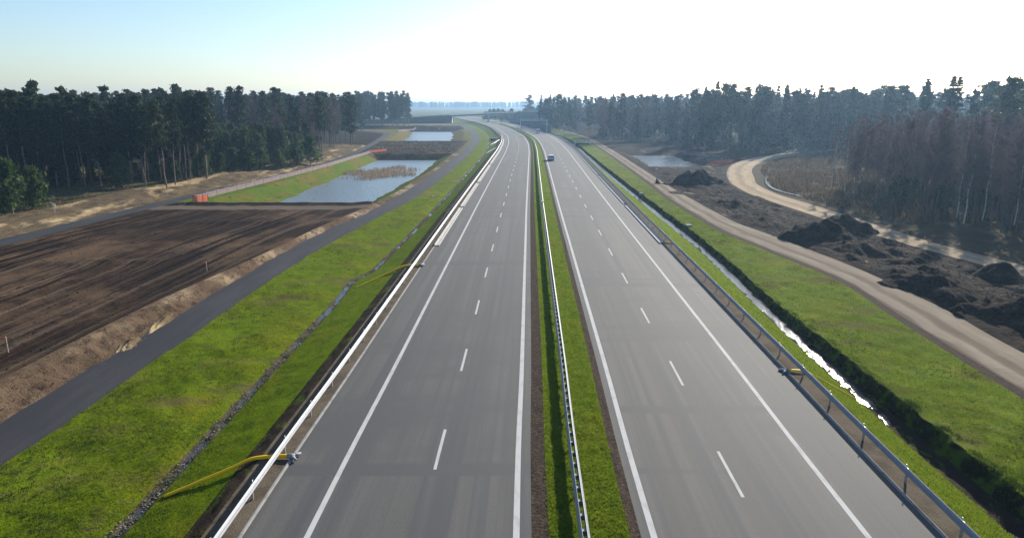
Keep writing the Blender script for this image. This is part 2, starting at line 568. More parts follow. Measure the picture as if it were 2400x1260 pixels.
# ------------------------------------------------------------------ plan of the place: x(y) of every longitudinal line
A = curve((-60, -1.6), (0, -0.3), (20, 0.1), (30, 0.3), (40, 0.6), (60, 1.1), (80, 1.6), (110, 2.35), (150, 3.45), (200, 4.85), (250, 6.15),
          (300, 6.75), (350, 6.1), (420, 2.0), (500, -4.5), (600, -17.5), (700, -34), (880, -66), (1000, -90))


def off(d):
    return lambda y: A(y) + d


ditchL = curve((-60, -17.2), (0, -16.8), (20, -17.0), (44, -16.7), (54, -16.5), (61, -16.4), (68, -16.65), (74, -15.35), (80, -15.0), (121, -13.4),
               (190, -11.5), (260, -10), (330, -10), (420, -15), (520, -24), (620, -37), (700, -52), (1000, -110))
sR = curve((-60, -26.5), (0, -26), (31, -25.6), (45, -25.3), (60, -25.1), (76, -24.6), (100, -22.3), (137, -18.2), (180, -16.5), (265, -15.2), (330, -15.5), (420, -21),
           (520, -31), (620, -45), (700, -62), (1000, -120))
sL = curve((-60, -30), (0, -29.7), (36, -29.2), (56, -28.7), (87, -27.6), (111, -24.3), (137, -22.3), (158, -21.3), (214, -19.9), (265, -19.0), (330, -19.5),
           (420, -25), (520, -35), (620, -49), (700, -66), (1000, -124))
_sR, _sL = sR, sL
sR = lambda y: _sR(y) + 0.13 * fbm(np.asarray(y, float) * 0.45, 0 * np.asarray(y, float) + 1.7, 61, 4)
sL = lambda y: _sL(y) + 0.18 * fbm(np.asarray(y, float) * 0.35, 0 * np.asarray(y, float) + 8.7, 62, 4)
crest = curve((-60, -33), (0, -32.6), (46, -32.0), (56, -31.4), (67, -30.2), (79, -29.0), (95, -27.9), (111, -26.0), (137, -23.6), (214, -21.2), (330, -21),
              (420, -27), (520, -37), (620, -51), (700, -68), (1000, -126))
l2R = curve((-60, -76), (20, -70), (60, -66.5), (85, -65), (128, -61.5), (170, -57), (200, -55), (227, -55), (277, -58), (350, -65), (415, -72), (445, -84), (480, -112), (560, -170), (1000, -400))
l2L = curve((-60, -80), (20, -74), (60, -70.5), (85, -69), (128, -65), (170, -60.2), (200, -58.2), (227, -58), (277, -61), (350, -68.5), (415, -77), (445, -94), (480, -124), (560, -186), (1000, -420))
ditchR = curve((-60, 20.8), (0, 21.7), (20, 22.2), (40, 22.5), (53, 22.9), (90, 24.6), (130, 25.0), (180, 25.6), (250, 27), (300, 28), (350, 28), (420, 24), (500, 18), (600, 5), (700, -12), (1000, -68))
gL = curve((-60, 28), (0, 30.5), (40, 32.1), (55, 33), (66, 33.9), (81, 32), (98, 29.9), (121, 29.8), (150, 31), (200, 33), (260, 35), (350, 37), (420, 34), (500, 28), (600, 15), (700, -2), (1000, -58))
gR = curve((-60, 33), (0, 35), (48, 37.0), (58, 37.9), (67, 38.0), (85, 36.4), (107, 33.7), (130, 33.8), (184, 35.6), (260, 38.5), (350, 40.5), (420, 37.5), (500, 31), (600, 18), (700, 1), (1000, -55))
dL = curve((-60, 75), (0, 66), (45, 57.5), (69, 53.2), (89, 49.9), (114, 48), (134, 47.2), (150, 48.6), (164, 51.7), (185, 58), (206, 66.5), (225, 78), (252, 102), (300, 150), (1000, 700))
dR = curve((-60, 80), (0, 71), (45, 62), (73, 56.9), (89, 54.2), (115, 53.6), (134, 52.6), (149, 54), (167, 59), (186, 65), (206, 74), (225, 87), (252, 112), (300, 160), (1000, 710))

YS = np.r_[np.arange(-60, 4, 8), np.arange(4, 30, 0.3)]
y = 30.0
L_ = []
while y < 1000:
    L_.append(y)
    y += 0.0095 * y
YS = np.r_[YS, L_, 1000.0]


def edge(u, w=0.12):
    return np.clip(np.minimum(u, 1 - u) / w, 0, 1)


def strip(name, xl, xr, nu, zf, mat, uvmode=None, y0=-60, y1=1000, dens=1.0, parent=None, kind='structure'):
    ys = YS[(YS >= y0 - 1e-6) & (YS <= y1 + 1e-6)]
    if len(ys) == 0 or ys[0] > y0 + 0.01:
        ys = np.r_[y0, ys]
    if ys[-1] < y1 - 0.01:
        ys = np.r_[ys, y1]
    if dens > 1:
        k = int(dens)
        ys = np.unique(np.concatenate([ys[:-1] + (ys[1:] - ys[:-1]) * i / k for i in range(k)] + [ys[-1:]]))
    u = np.linspace(0, 1, nu + 1)[None, :]
    yy = ys[:, None]
    a, b = xl(ys)[:, None], xr(ys)[:, None]
    X = a * (1 - u) + b * u
    Y = np.broadcast_to(yy, X.shape)
    U = np.broadcast_to(u, X.shape)
    Z = zf(U, X, Y) + 0 * X
    V = np.stack([X, Y, Z], -1).reshape(-1, 3)
    r, c = X.shape
    i = np.arange(r - 1)[:, None] * c + np.arange(c - 1)[None, :]
    Fc = np.stack([i, i + 1, i + c + 1, i + c], -1).reshape(-1, 4)
    if uvmode == 'road':
        uv = np.stack([X - A(Y), Y], -1).reshape(-1, 2)
    elif uvmode == 'unit':
        uv = np.stack([U, Y], -1).reshape(-1, 2)
    elif uvmode == 'across':
        uv = np.stack([X - _sL(Y), Y], -1).reshape(-1, 2)
    else:
        uv = None
    o = mesh_np(name, V, Fc, mat, parent, True, uv)
    if kind:
        o['kind'] = kind
    return o


def const(z):
    return lambda U, X, Y: z + 0 * X


def lerp(z0, z1, amp=0.0, sc=0.7, seed=1, octv=4, w=0.12):
    return lambda U, X, Y: z0 + (z1 - z0) * U + (amp * fbm(X * sc, Y * sc, seed, octv) * edge(U, w) if amp else 0)


# ground sheet below everything, out to the horizon
mesh_np('ground', [(-5200, -250, -6), (5200, -250, -6), (5200, 5200, -6), (-5200, 5200, -6)], [(0, 1, 2, 3)], M['forest_floor'])['kind'] = 'structure'

# ------------------------------------------------------------------ carriageways
OL, OR_ = -10.75, 16.72
roadL = strip('road', off(OL), off(0.6), 12, const(0.0), M['asphalt'], 'road')
roadR = strip('road', off(4.9), off(OR_), 12, const(0.0), M['asphalt'], 'road')


def paint(name, road, o0, o1, y0, y1, z=0.006):
    return strip(name, off(o0), off(o1), 1, const(z), M['paint'], 'road', y0, y1, parent=road, kind=None)


paint('edge_line', roadL, -0.13, 0.13, -20, 1000)
paint('edge_line', roadL, -8.32, -8.08, -20, 1000)
paint('edge_line', roadR, 5.27, 5.53, -20, 1000)
paint('edge_line', roadR, 13.68, 13.92, -20, 1000)
dash_n = 0
for road, o, y00 in ((roadL, -3.85, 28.6), (roadR, 9.75, 26.3)):
    k0 = int((y00 + 20) // 12)
    yd = y00 - 12 * k0
    while yd < 420:
        paint('lane_dash', road, o - 0.075, o + 0.075, yd, yd + 4.0)
        yd += 12.0
# faint construction joints and the spilled pale patch far up the left carriageway
tag(strip('gravel_spill', lambda y: A(y) - 3.6, lambda y: A(y) - 0.2, 6, lambda U, X, Y: 0.004 + 0.03 * edge(U, 0.4) * (1 + 0.4 * vnoise(X, Y)), M['sand'], None, 345, 352, kind=None),
    'small pale gravel spill on the left carriageway in the far bend', 'gravel spill', kind='stuff')

# ------------------------------------------------------------------ median
strip('median_soil', off(0.6), off(1.3), 5, lerp(0.0, 0.03, 0.05, 3, 3), M['median_soil'])
strip('median_grass', off(1.3), off(4.45), 16, lerp(0.03, 0.03, 0.05, 1.5, 4), M['grass'])
strip('median_soil', off(4.45), off(4.9), 4, lerp(0.03, 0.0, 0.05, 3, 5), M['median_soil'])

# ------------------------------------------------------------------ left side, from the kerb outwards
strip('verge_gravel', off(-12.35), off(OL - 0.2), 8, lerp(0.0, -0.02, 0.015, 3, 6), M['gravel'])
strip('kerb', off(OL - 0.2), off(OL), 2, lambda U, X, Y: np.where((U > 0.01) & (U < 0.99), 0.05, np.where(U < 0.5, -0.02, 0.0)), M['kerb_concrete'])


def z_soil(U, X, Y):
    return -0.40 * U ** 1.2 + 0.07 * fbm(X * 1.7, Y * 1.7, 8) * edge(U)


strip('slope_soil', off(-12.35), off(-13.35), 8, z_soil, M['dark_soil'])


def z_slope(U, X, Y):
    gul = np.abs(vnoise(Y * 0.55, X * 0.10, 21)) * 0.12 * np.sin(np.pi * U)
    return -0.40 - 1.10 * U + 0.04 * fbm(X * 1.2, Y * 1.2, 9) * edge(U) - gul


strip('slope_grass', off(-13.35), lambda y: ditchL(y) + 0.36, 22, z_slope, M['grass'])


def z_bed(U, X, Y):
    return -1.50 - 0.10 * np.sin(np.pi * U) + 0.08 * fbm(X * 1.5, Y * 0.8, 10) * edge(U)


strip('ditch_bed', lambda y: ditchL(y) - 0.36, lambda y: ditchL(y) + 0.36, 8, z_bed, M['ditch_mud'], dens=2)
strip('water', lambda y: ditchL(y) - 0.30, lambda y: ditchL(y) + 0.30, 2, lambda U, X, Y: -1.615 + 0.055 * np.exp(-((Y - 62) / 9) ** 2) + 0 * X, M['creek_water'])


def z_vergeL(U, X, Y):
    d = 1 - np.exp(-U * 6)
    return -1.50 + 0.30 * (0.55 * d / (1 - math.exp(-6)) + 0.45 * U) + 0.09 * fbm(X * 0.8, Y * 0.8, 11) * edge(U)


strip('verge_grass', lambda y: ditchL(y) - 0.36, sR, 30, z_vergeL, M['worn_grass'])
strip('service_road', sR, sL, 10, const(-1.2), M['dark_asphalt'])


def z_bank(U, X, Y):
    hgt = np.interp(Y, [20, 60, 90, 120, 140], [0.95, 0.8, 0.5, 0.25, 0.1])
    return -1.2 + hgt * sstep(0, 0.9, U) + 0.13 * fbm(X * 1.1, Y * 1.1, 12) * edge(U, 0.25) * np.interp(Y, [20, 140], [1, 0.6])


M['bank_soil'] = ground_mat('bank_soil', (0.115, 0.078, 0.050), [
    ((0.30, 0.225, 0.14), 0.10, 0.47, 0.60, (1, 0.8, 1), 7), ((0.055, 0.038, 0.027), 0.9, 0.50, 0.68, (1, 0.7, 1), 7),
    ((0.15, 0.085, 0.045), 0.4, 0.58, 0.72, I3, 6)], bump=[(3, 1.0, 0.15), (12, 0.7, 0.05)])
strip('soil_bank', sL, crest, 12, z_bank, M['bank_soil'], dens=2, y1=260)


# land between the service road bank and the second lane: field, two ponds, bund
def pond_f(X, Y, rim_l, rim_r, y0, y1, wl, wr, wy0, wy1):
    f = np.minimum((X - rim_l) / wl, (rim_r - X) / wr)
    f = np.minimum(f, np.minimum((Y - y0) / wy0, (y1 - Y) / wy1))
    return np.clip(f, 0, 1)


p1l = curve((120, -57.5), (170, -53.5), (250, -50.5))
p2l = curve((340, -62), (430, -70), (540, -82))
p2r = curve((340, -24.5), (430, -30), (540, -42))


def z_mid(U, X, Y):
    top = np.interp(Y, [20, 60, 90, 120, 140], [-0.25, -0.4, -0.7, -0.95, -1.1])
    z = top + (-1.2 - top) * sstep(0.0, 0.12, U)
    rough = sstep(0.0, 0.05, U) * sstep(1.0, 0.95, U)
    t = X - _sL(Y)
    fld = sstep(118, 112, Y)
    z = z + fld * rough * (0.06 * vnoise(t * 1.1, Y * 0.02, 31) + 0.06 * vnoise(t * 0.45, Y * 0.012, 32) + 0.05 * fbm(X * 0.9, Y * 0.9, 33)
                           + 0.35 * np.exp(-((X + 47 - 2 * vnoise(Y * 0.2, X * 0.2, 5)) / 7) ** 2 - ((Y - 76 - 0.10 * (X + 47)) / 1.3) ** 2) * (1 + 0.5 * vnoise(X, Y, 3))
                           + 0.28 * np.exp(-((X + 43) / 9) ** 2 - ((Y - 103) / 1.2) ** 2))
    z = z + (1 - fld) * rough * 0.06 * fbm(X * 0.5, Y * 0.5, 34)
    bund = sstep(250, 258, Y) * sstep(336, 328, Y)
    z = z + bund * rough * 0.35 * np.abs(fbm(X * 0.22, Y * 0.35, 35))
    # the low dark ridge in front of pond 1
    z = z + 0.22 * rough * np.exp(-((Y - 123.3) / 0.9) ** 2) * (1 + 0.4 * vnoise(X * 0.5, Y, 41))
    z = z + 1.5 * rough * np.exp(-((Y - 516) / 9) ** 2) * (1 + 0.3 * vnoise(X * 0.3, Y * 0.3, 45)) * sstep(0.02, 0.2, U) * sstep(0.98, 0.6, U)
    f1 = pond_f(X, Y, p1l(Y), crest(Y) - 0.4, 124.5, 250, (-47.8 - p1l(Y)) / 0.72, 6.5, 7, 6.5)
    f2 = pond_f(X, Y, p2l(Y), p2r(Y), 336, 508, 9.0 + 0 * Y, 9.0, 8, 22)
    wob = 1 + 0.10 * fbm(X * 0.12, Y * 0.12, 36, 3)
    return z - 2.7 * (np.clip(f1 * wob, 0, 1) + np.clip(f2 * wob, 0, 1))


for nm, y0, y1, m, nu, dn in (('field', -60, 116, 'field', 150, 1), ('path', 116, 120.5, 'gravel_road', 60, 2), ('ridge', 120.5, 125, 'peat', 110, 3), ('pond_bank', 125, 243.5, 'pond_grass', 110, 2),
                              ('bund_ground', 243.5, 337, 'bund', 70, 2), ('pond_bank', 337, 486, 'dry_bank', 70, 2), ('bund_ground', 486, 560, 'peat', 70, 2), ('rough_ground', 560, 1000, 'far_field', 24, 1)):  # far pond's end bank in peat: wet soil plus shade put into the colour
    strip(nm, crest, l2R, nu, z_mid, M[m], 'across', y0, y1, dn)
strip('rough_ground', sL, crest, 3, const(-1.2), M['far_field'], None, 260, 1000)


def quad_water(name, pts, z, mat):
    return tag(mesh_np(name, [(a, b, z) for a, b in pts], [tuple(range(len(pts)))], mat), kind='structure')


quad_water('water', [(-56, 126), (-23, 126), (-21, 248), (-54, 248)], -3.2, M['pond_water'])
quad_water('water', [(-62, 338), (-25, 338), (-38, 532), (-80, 532)], -3.2, M['pond_water'])

# second lane and the land left of it
strip('lane', l2R, l2L, 6, lambda U, X, Y: -1.2 + 0.06 * edge(U, 0.1), M['dark_asphalt'], None, -60, 1000)


def z_sandbank(U, X, Y):
    h_ = 1.1 * (0.55 + 0.45 * vnoise(Y * 0.06, 0 * Y + 2.2, 51)) * np.interp(Y, [60, 80, 240, 300], [0.8, 1, 0.7, 0.3])
    return -1.2 + h_ * sstep(0.15, 0.5, U + 0.18 * fbm(X * 0.25, Y * 0.25, 52, 3)) * edge(U, 0.1) * 1.0 + 0.1 * fbm(X * 0.8, Y * 0.8, 53) * edge(U) + 0.5 * U


strip('sandy_bank', l2L, lambda y: l2L(y) - 12, 36, z_sandbank, M['sand'], None, -60, 300, 2)
strip('clearing', lambda y: l2L(y) - 12, lambda y: l2L(y) - 60, 30, lerp(-0.7, -0.5, 0.25, 0.12, 54), M['clearing'], None, -60, 300)
strip('forest_floor', lambda y: l2L(y) - 60, lambda y: 0 * y - 1500, 6, lerp(-0.5, -0.5), M['forest_floor'], None, -60, 300)
strip('forest_floor', l2L, lambda y: 0 * y - 1500, 12, lerp(-1.2, -0.5), M['forest_floor'], None, 300, 1000)

# ------------------------------------------------------------------ right side
strip('kerb', off(OR_), off(OR_ + 0.2), 2, lambda U, X, Y: np.where((U > 0.01) & (U < 0.99), 0.05, np.where(U > 0.5, -0.02, 0.0)), M['kerb_concrete'])
strip('verge_gravel', off(OR_ + 0.2), off(18.25), 8, lerp(-0.02, -0.03, 0.02, 3, 60), M['gravel'])
strip('slope_grass', off(18.25), lambda y: ditchR(y) - 0.65, 18, lerp(-0.03, -1.75, 0.06, 1.0, 61), M['grass'])
strip('ditch_bed', lambda y: ditchR(y) - 0.65, lambda y: ditchR(y) + 0.6, 10, lambda U, X, Y: -1.75 - 0.20 * np.sin(np.pi * U) + (0.10 * fbm(X * 1.6, Y * 1.2, 62) + 0.05 * fbm(X * 5, Y * 4, 68, 2)) * edge(U), M['dark_soil'])
strip('water', lambda y: ditchR(y) - 0.62, lambda y: ditchR(y) + 0.57, 3, lambda U, X, Y: -1.85 - 0.25 * sstep(41, 33, Y) + 0 * X, M['ditch_water'], None, 20, 420)


def z_bankR(U, X, Y):
    return -1.75 + (0.85 - 0.32 * sstep(40, 62, Y)) * sstep(0, 1, U * 1.0) + 0.16 * fbm(X * 1.3, Y * 0.9, 63) * edge(U, 0.3)


bankR = lambda y: ditchR(y) + 1.15 - 0.12 * sstep(40, 62, y) + 0.26 * fbm(np.asarray(y) * 0.7, 0 * np.asarray(y) + 3.3, 64, 3)
strip('ditch_bank', lambda y: ditchR(y) + 0.6, bankR, 10, z_bankR, M['bank_turf'], dens=2)
def z_vergeR(U, X, Y):
    b = -0.9 - 0.32 * sstep(40, 62, Y)
    return b + (-0.98 - b) * U ** 0.8 + 0.09 * fbm(X * 0.7, Y * 0.7, 64) * edge(U)


strip('verge_grass', bankR, lambda y: gL(y) - 0.9, 26, z_vergeR, M['worn_grass'])
strip('verge_gravel', lambda y: gL(y) - 0.9, gL, 4, lerp(-0.98, -1.0, 0.03, 2, 65), M['median_soil'])
strip('gravel_road', gL, gR, 16, lambda U, X, Y: -1.0 + 0.05 * (np.cos(U * 4 * np.pi) - 1) * -0.5 + 0.025 * fbm(X, Y * 0.4, 66) * edge(U), M['gravel_road'], 'unit')



def z_peat(U, X, Y):
    z = -1.0 + (0.24 * fbm(X * 0.45, Y * 0.35, 70, 5) + 0.45 * np.abs(fbm(X * 0.30, Y * 0.16, 71, 4)) * sstep(190, 150, Y)) * edge(U, 0.1)
    # windrow of dug soil along the middle of the strip
    c = 0.36 + 0.12 * vnoise(Y * 0.05, 0 * Y, 72)
    z = z + 1.35 * np.exp(-((U - c) / 0.18) ** 2) * np.clip(0.40 + 0.8 * vnoise(Y * 0.16, X * 0.14, 73), 0, 1) * sstep(140, 110, Y) * (1 + 0.35 * fbm(X * 0.7, Y * 0.7, 74))
    f = pond_f(X, Y, gR(Y) + 1.5, 63 + 0 * X, 196, 268, 6.0, 8.0, 7, 22)
    return z - 1.9 * np.clip(f * (1 + 0.12 * fbm(X * 0.15, Y * 0.15, 75, 3)), 0, 1)


strip('peat_ground', gR, dL, 90, z_peat, M['peat'], None, -60, 290, 2)
strip('forest_floor', gR, dL, 30, lerp(-1.0, -1.0, 0.2, 0.1, 76), M['forest_floor'], None, 290, 1000)
quad_water('water', [(38, 198), (62, 198), (62, 262), (40, 262)], -2.15, M['calm_water'])
strip('sand_road', dL, dR, 18, lambda U, X, Y: -1.0 + 0.03 * np.cos(U * 6 * np.pi) + 0.05 * fbm(X * 0.7, Y * 0.3, 77) * edge(U), M['sand_road'], 'unit', -60, 300)
strip('brown_field', dR, lambda y: dR(y) + 60, 40, lerp(-1.0, -0.8, 0.2, 0.25, 78), M['brown_field'], None, -60, 300)
strip('forest_floor', lambda y: dR(y) + 60, lambda y: 0 * y + 1500, 6, lerp(-0.8, -0.8), M['forest_floor'], None, -60, 300)
strip('forest_floor', dL, lambda y: 0 * y + 1500, 8, lerp(-1.0, -0.8), M['forest_floor'], None, 300, 1000)
# small bright brook beside the sand road
brk = curve((128, 55.5), (140, 54.4), (150, 56.2), (160, 59.5), (168, 62.5), (172, 64))
strip('water', lambda y: brk(y) - 0.35, lambda y: brk(y) + 0.35, 2, const(-0.78), M['ditch_water'], None, 130, 172)

# open fields beyond
xs = np.r_[-5200, np.linspace(-1500, 1500, 60), 5200]
ysf = np.r_[1000, 1000 * 1.06 ** np.arange(1, 29), 5200]
Xf, Yf = np.meshgrid(xs, ysf)
Zf = -1.0 + 0.5 * fbm(Xf * 0.004, Yf * 0.004, 80, 3) * sstep(1000, 1200, Yf)
ii = np.arange(len(ysf) - 1)[:, None] * len(xs) + np.arange(len(xs) - 1)[None, :]
mesh_np('far_field', np.stack([Xf, Yf, Zf], -1).reshape(-1, 3), np.stack([ii, ii + 1, ii + len(xs) + 1, ii + len(xs)], -1).reshape(-1, 4), M['far_field'])['kind'] = 'structure'

# ------------------------------------------------------------------ air
hz, ht, hb = new_mat('haze')
ht.nodes.remove(hb)
pv = ht.nodes.new('ShaderNodeVolumePrincipled')
pv.inputs['Color'].default_value = (0.42, 0.68, 1.0, 1)
pv.inputs['Density'].default_value = HAZE_DENSITY
pv.inputs['Anisotropy'].default_value = 0.5
ht.links.new(pv.outputs[0], ht.nodes['Material Output'].inputs['Volume'])
hm = MB().box((0, 2500, 17), (10800, 5800, 52))
tag(hm.build('haze', hz), kind='stuff')

# ------------------------------------------------------------------ grass blades, weeds, reeds
def blades(name, X, Y, Z, h, w, mat, label, cat, lean=0.5, per=2):
    n = len(X)
    rep = np.repeat(np.arange(n), per)
    m = len(rep)
    a = R.uniform(0, 2 * np.pi, m)
    hh = h * R.uniform(0.5, 1.3, m) if np.isscalar(h) else h[rep] * R.uniform(0.5, 1.3, m)
    ww = w * R.uniform(0.6, 1.3, m)
    bx = X[rep] + R.normal(0, w * 1.5, m)
    by = Y[rep] + R.normal(0, w * 1.5, m)
    bz = Z[rep] - 0.02
    dx, dy = np.cos(a) * ww / 2, np.sin(a) * ww / 2
    la = R.uniform(0, 2 * np.pi, m)
    ll = hh * lean * R.uniform(0, 1, m)
    V = np.empty((m, 3, 3))
    V[:, 0] = np.stack([bx - dx, by - dy, bz], -1)
    V[:, 1] = np.stack([bx + dx, by + dy, bz], -1)
    V[:, 2] = np.stack([bx + np.cos(la) * ll, by + np.sin(la) * ll, bz + hh], -1)
    o = mesh_np(name, V.reshape(-1, 3), np.arange(m * 3).reshape(-1, 3), mat)
    return tag(o, label, cat, kind='stuff')


def scatter(xl, xr, zf, n, y0, y1, p=1.6, ulo=0.0, uhi=1.0, patch=0.0, seed=0):
    """random points on a strip, denser near the camera"""
    t = R.uniform(0, 1, n)
    Y = (y0 ** (1 - p) + t * (y1 ** (1 - p) - y0 ** (1 - p))) ** (1 / (1 - p))
    U = R.uniform(ulo, uhi, n)
    X = xl(Y) * (1 - U) + xr(Y) * U
    if patch:
        k = fbm(X * 0.35, Y * 0.35, 90 + seed, 4) > -patch + R.normal(0, 0.25, n)
        X, Y, U = X[k], Y[k], U[k]
    return X, Y, zf(U, X, Y)


def grass(xl, xr, zf, n, y0, y1, label, h=0.09, w=0.035, mat='blade', **k):
    X, Y, Z = scatter(xl, xr, zf, n, y0, y1, **k)
    return blades('grass', X, Y, Z, h, w * np.sqrt(np.maximum(Y, 25) / 30).mean(), M[mat], label, 'grass')


grass(lambda y: ditchL(y) - 0.5, sR, z_vergeL, 60000, 20, 130, 'short green grass on the wide verge left of the stony ditch', patch=0.25)
grass(off(-13.05), lambda y: ditchL(y) + 0.5, z_slope, 34000, 20, 130, 'grass on the steep slope below the left guardrail', h=0.14)
grass(off(1.3), off(4.45), lerp(0.03, 0.03, 0.05, 1.5, 4), 34000, 18, 130, 'short grass growing in the central reservation')
grass(off(18.25), lambda y: ditchR(y) - 0.65, lerp(-0.03, -1.75, 0.06, 1.0, 61), 26000, 20, 150, 'bright grass between the right guardrail and the wet ditch')
grass(bankR, lambda y: gL(y) - 0.9, z_vergeR, 52000, 20, 150, 'grass on the verge between wet ditch and gravel road', patch=0.35, seed=3)
X, Y, Z = scatter(lambda y: ditchR(y) + 0.75, lambda y: bankR(y) + 0.45, lambda U, X, Y: z_bankR(np.clip((X - ditchR(Y) - 0.6) / (bankR(Y) - ditchR(Y) - 0.6), 0, 1), X, Y), 20000, 20, 260, p=1.3)
k = fbm(X * 0.9, Y * 0.9, 93, 3) > R.normal(0.0, 0.3, len(X))
X, Y, Z = X[k], Y[k], Z[k]
hgt = 0.05 + 0.15 * sstep(110, 40, Y) * np.clip(fbm(X * 0.8, Y * 0.8, 95, 3) + 0.1, 0, 1)
blades('weeds', X, Y, Z, hgt, 0.05, M['weed'], 'ragged grass overhanging the shaded bank of the wet ditch', 'weeds', lean=0.8)
X, Y, Z = scatter(lambda y: ditchL(y) - 1.1, lambda y: ditchL(y) + 1.0, lambda U, X, Y: -1.52 + 0 * X, 2600, 20, 240, p=1.3)
blades('weeds', X, Y, Z, 0.14, 0.05, M['weed'], 'weed tufts growing along the stony ditch', 'weeds', lean=0.8)

X, Y, Z = scatter(lambda y: ditchL(y) - 0.7, sR, z_vergeL, 7000, 20, 110, patch=-0.28, seed=11)
blades('weeds', X, Y, Z, 0.13, 0.05, M['weed'], 'scattered darker weed clumps on the left verge', 'weeds', lean=0.9, per=4)
X, Y, Z = scatter(bankR, lambda y: gL(y) - 0.9, z_vergeR, 6000, 20, 110, patch=-0.28, seed=12)
blades('weeds', X, Y, Z, 0.12, 0.05, M['weed'], 'scattered darker weed clumps on the right verge', 'weeds', lean=0.9, per=4)
# reeds in the near pond
n = 4200
X = R.uniform(-49, -25.5, n)
Y = R.uniform(172, 222, n)
k = (np.abs((Y - 199 - 0.15 * (X + 37)) / 17) ** 2 + np.abs((X + 37.5) / 12.0) ** 4 + 0.8 * fbm(X * 0.25, Y * 0.12, 97, 4) + R.normal(0, 0.18, n) < 0.75)
X, Y = X[k], Y[k]
blades('reeds', X, Y, np.full(len(X), -3.25), 0.95, 0.075, M['reed'], 'brown dry reeds standing in the near pond', 'reeds', lean=0.25, per=3)
n = 500
X, Y = R.uniform(-47, -27, n), R.uniform(138, 178, n)
blades('reeds', X, Y, np.full(n, -3.25), 0.5, 0.05, M['reed'], 'sparse short reed stubs in the near pond water', 'reeds', lean=0.25, per=1)
# tall dry grass right of the sand road
X, Y, Z = scatter(lambda y: dR(y) + 2.5, lambda y: dR(y) + 45, lerp(-1.0, -0.8, 0.2, 0.25, 78), 26000, 100, 245, p=0.5, patch=0.25, seed=5)
blades('dry_grass', X, Y, Z, 0.9, 0.14, M['dry_blade'], 'tall brown dry grass beyond the sand road bend', 'dry grass', lean=0.5)
X, Y, Z = scatter(lambda y: l2L(y) - 9, lambda y: l2L(y) - 45, lambda U, X, Y: -0.65 + 0 * X, 12000, 80, 260, p=0.8, patch=0.1, seed=6)
blades('dry_grass', X, Y, Z, 0.4, 0.12, M['dry_blade'], 'low brown grass on the sandy clearing left of the asphalt lane', 'dry grass', lean=0.6)

# ------------------------------------------------------------------ stones of the left ditch
def rocks(name, X, Y, Z, s, mat, label, cat):
    n = len(X)
    base = np.array([(1, 0, 0), (-1, 0, 0), (0, 1, 0), (0, -1, 0), (0, 0, 1), (0, 0, -1)], float)
    tri = np.array([(0, 2, 4), (2, 1, 4), (1, 3, 4), (3, 0, 4), (2, 0, 5), (1, 2, 5), (3, 1, 5), (0, 3, 5)])
    sc = s[:, None, None] * R.uniform(0.6, 1.2, (n, 6, 1)) * base[None] * np.array([1, 1.1, 0.6])
    a = R.uniform(0, 6.28, n)
    ca, sa = np.cos(a)[:, None], np.sin(a)[:, None]
    V = np.stack([sc[..., 0] * ca - sc[..., 1] * sa, sc[..., 0] * sa + sc[..., 1] * ca, sc[..., 2]], -1)
    V += np.stack([X, Y, Z], -1)[:, None]
    Fc = (tri[None] + 6 * np.arange(n)[:, None, None]).reshape(-1, 3)
    return tag(mesh_np(name, V.reshape(-1, 3), Fc, mat), label, cat, kind='stuff')


X, Y, Z = scatter(lambda y: ditchL(y) - 0.42, lambda y: ditchL(y) + 0.22, lambda U, X, Y: z_bed(U, X, Y) + 0.01, 1700, 18, 200, p=1.4)
rocks('ditch_stones', X, Y, Z, R.uniform(0.03, 0.095, len(X)), M['stone'], 'loose grey stones lining the left ditch', 'stones')
X, Y, Z = scatter(sL, lambda y: crest(y) + 0.3, z_bank, 900, 20, 110, p=1.6)
rocks('soil_clods', X, Y, Z, R.uniform(0.02, 0.08, len(X)), M['bank_soil'], 'brown clods on the bank beside the service road', 'clods')
X, Y, Z = scatter(gR, dL, z_peat, 2200, 40, 190, p=1.2, ulo=0.05, uhi=0.95)
rocks('soil_clods', X, Y, Z, R.uniform(0.05, 0.17, len(X)), M['heap_soil'], 'black peat clods strewn between the gravel and sand roads', 'clods')
X, Y, Z = scatter(crest, l2R, z_mid, 700, 34, 114, p=1.2, ulo=0.02, uhi=0.95)
rocks('soil_clods', X, Y, Z, R.uniform(0.04, 0.14, len(X)), M['heap_soil'], 'dark clods on the graded brown field', 'clods')
X, Y, Z = scatter(crest, l2R, z_mid, 1500, 252, 333, p=0.5, ulo=0.05, uhi=0.95)
rocks('soil_clods', X, Y, Z, R.uniform(0.1, 0.4, len(X)), M['bank_soil'], 'rubble and clods on the bund between the two ponds', 'rubble')

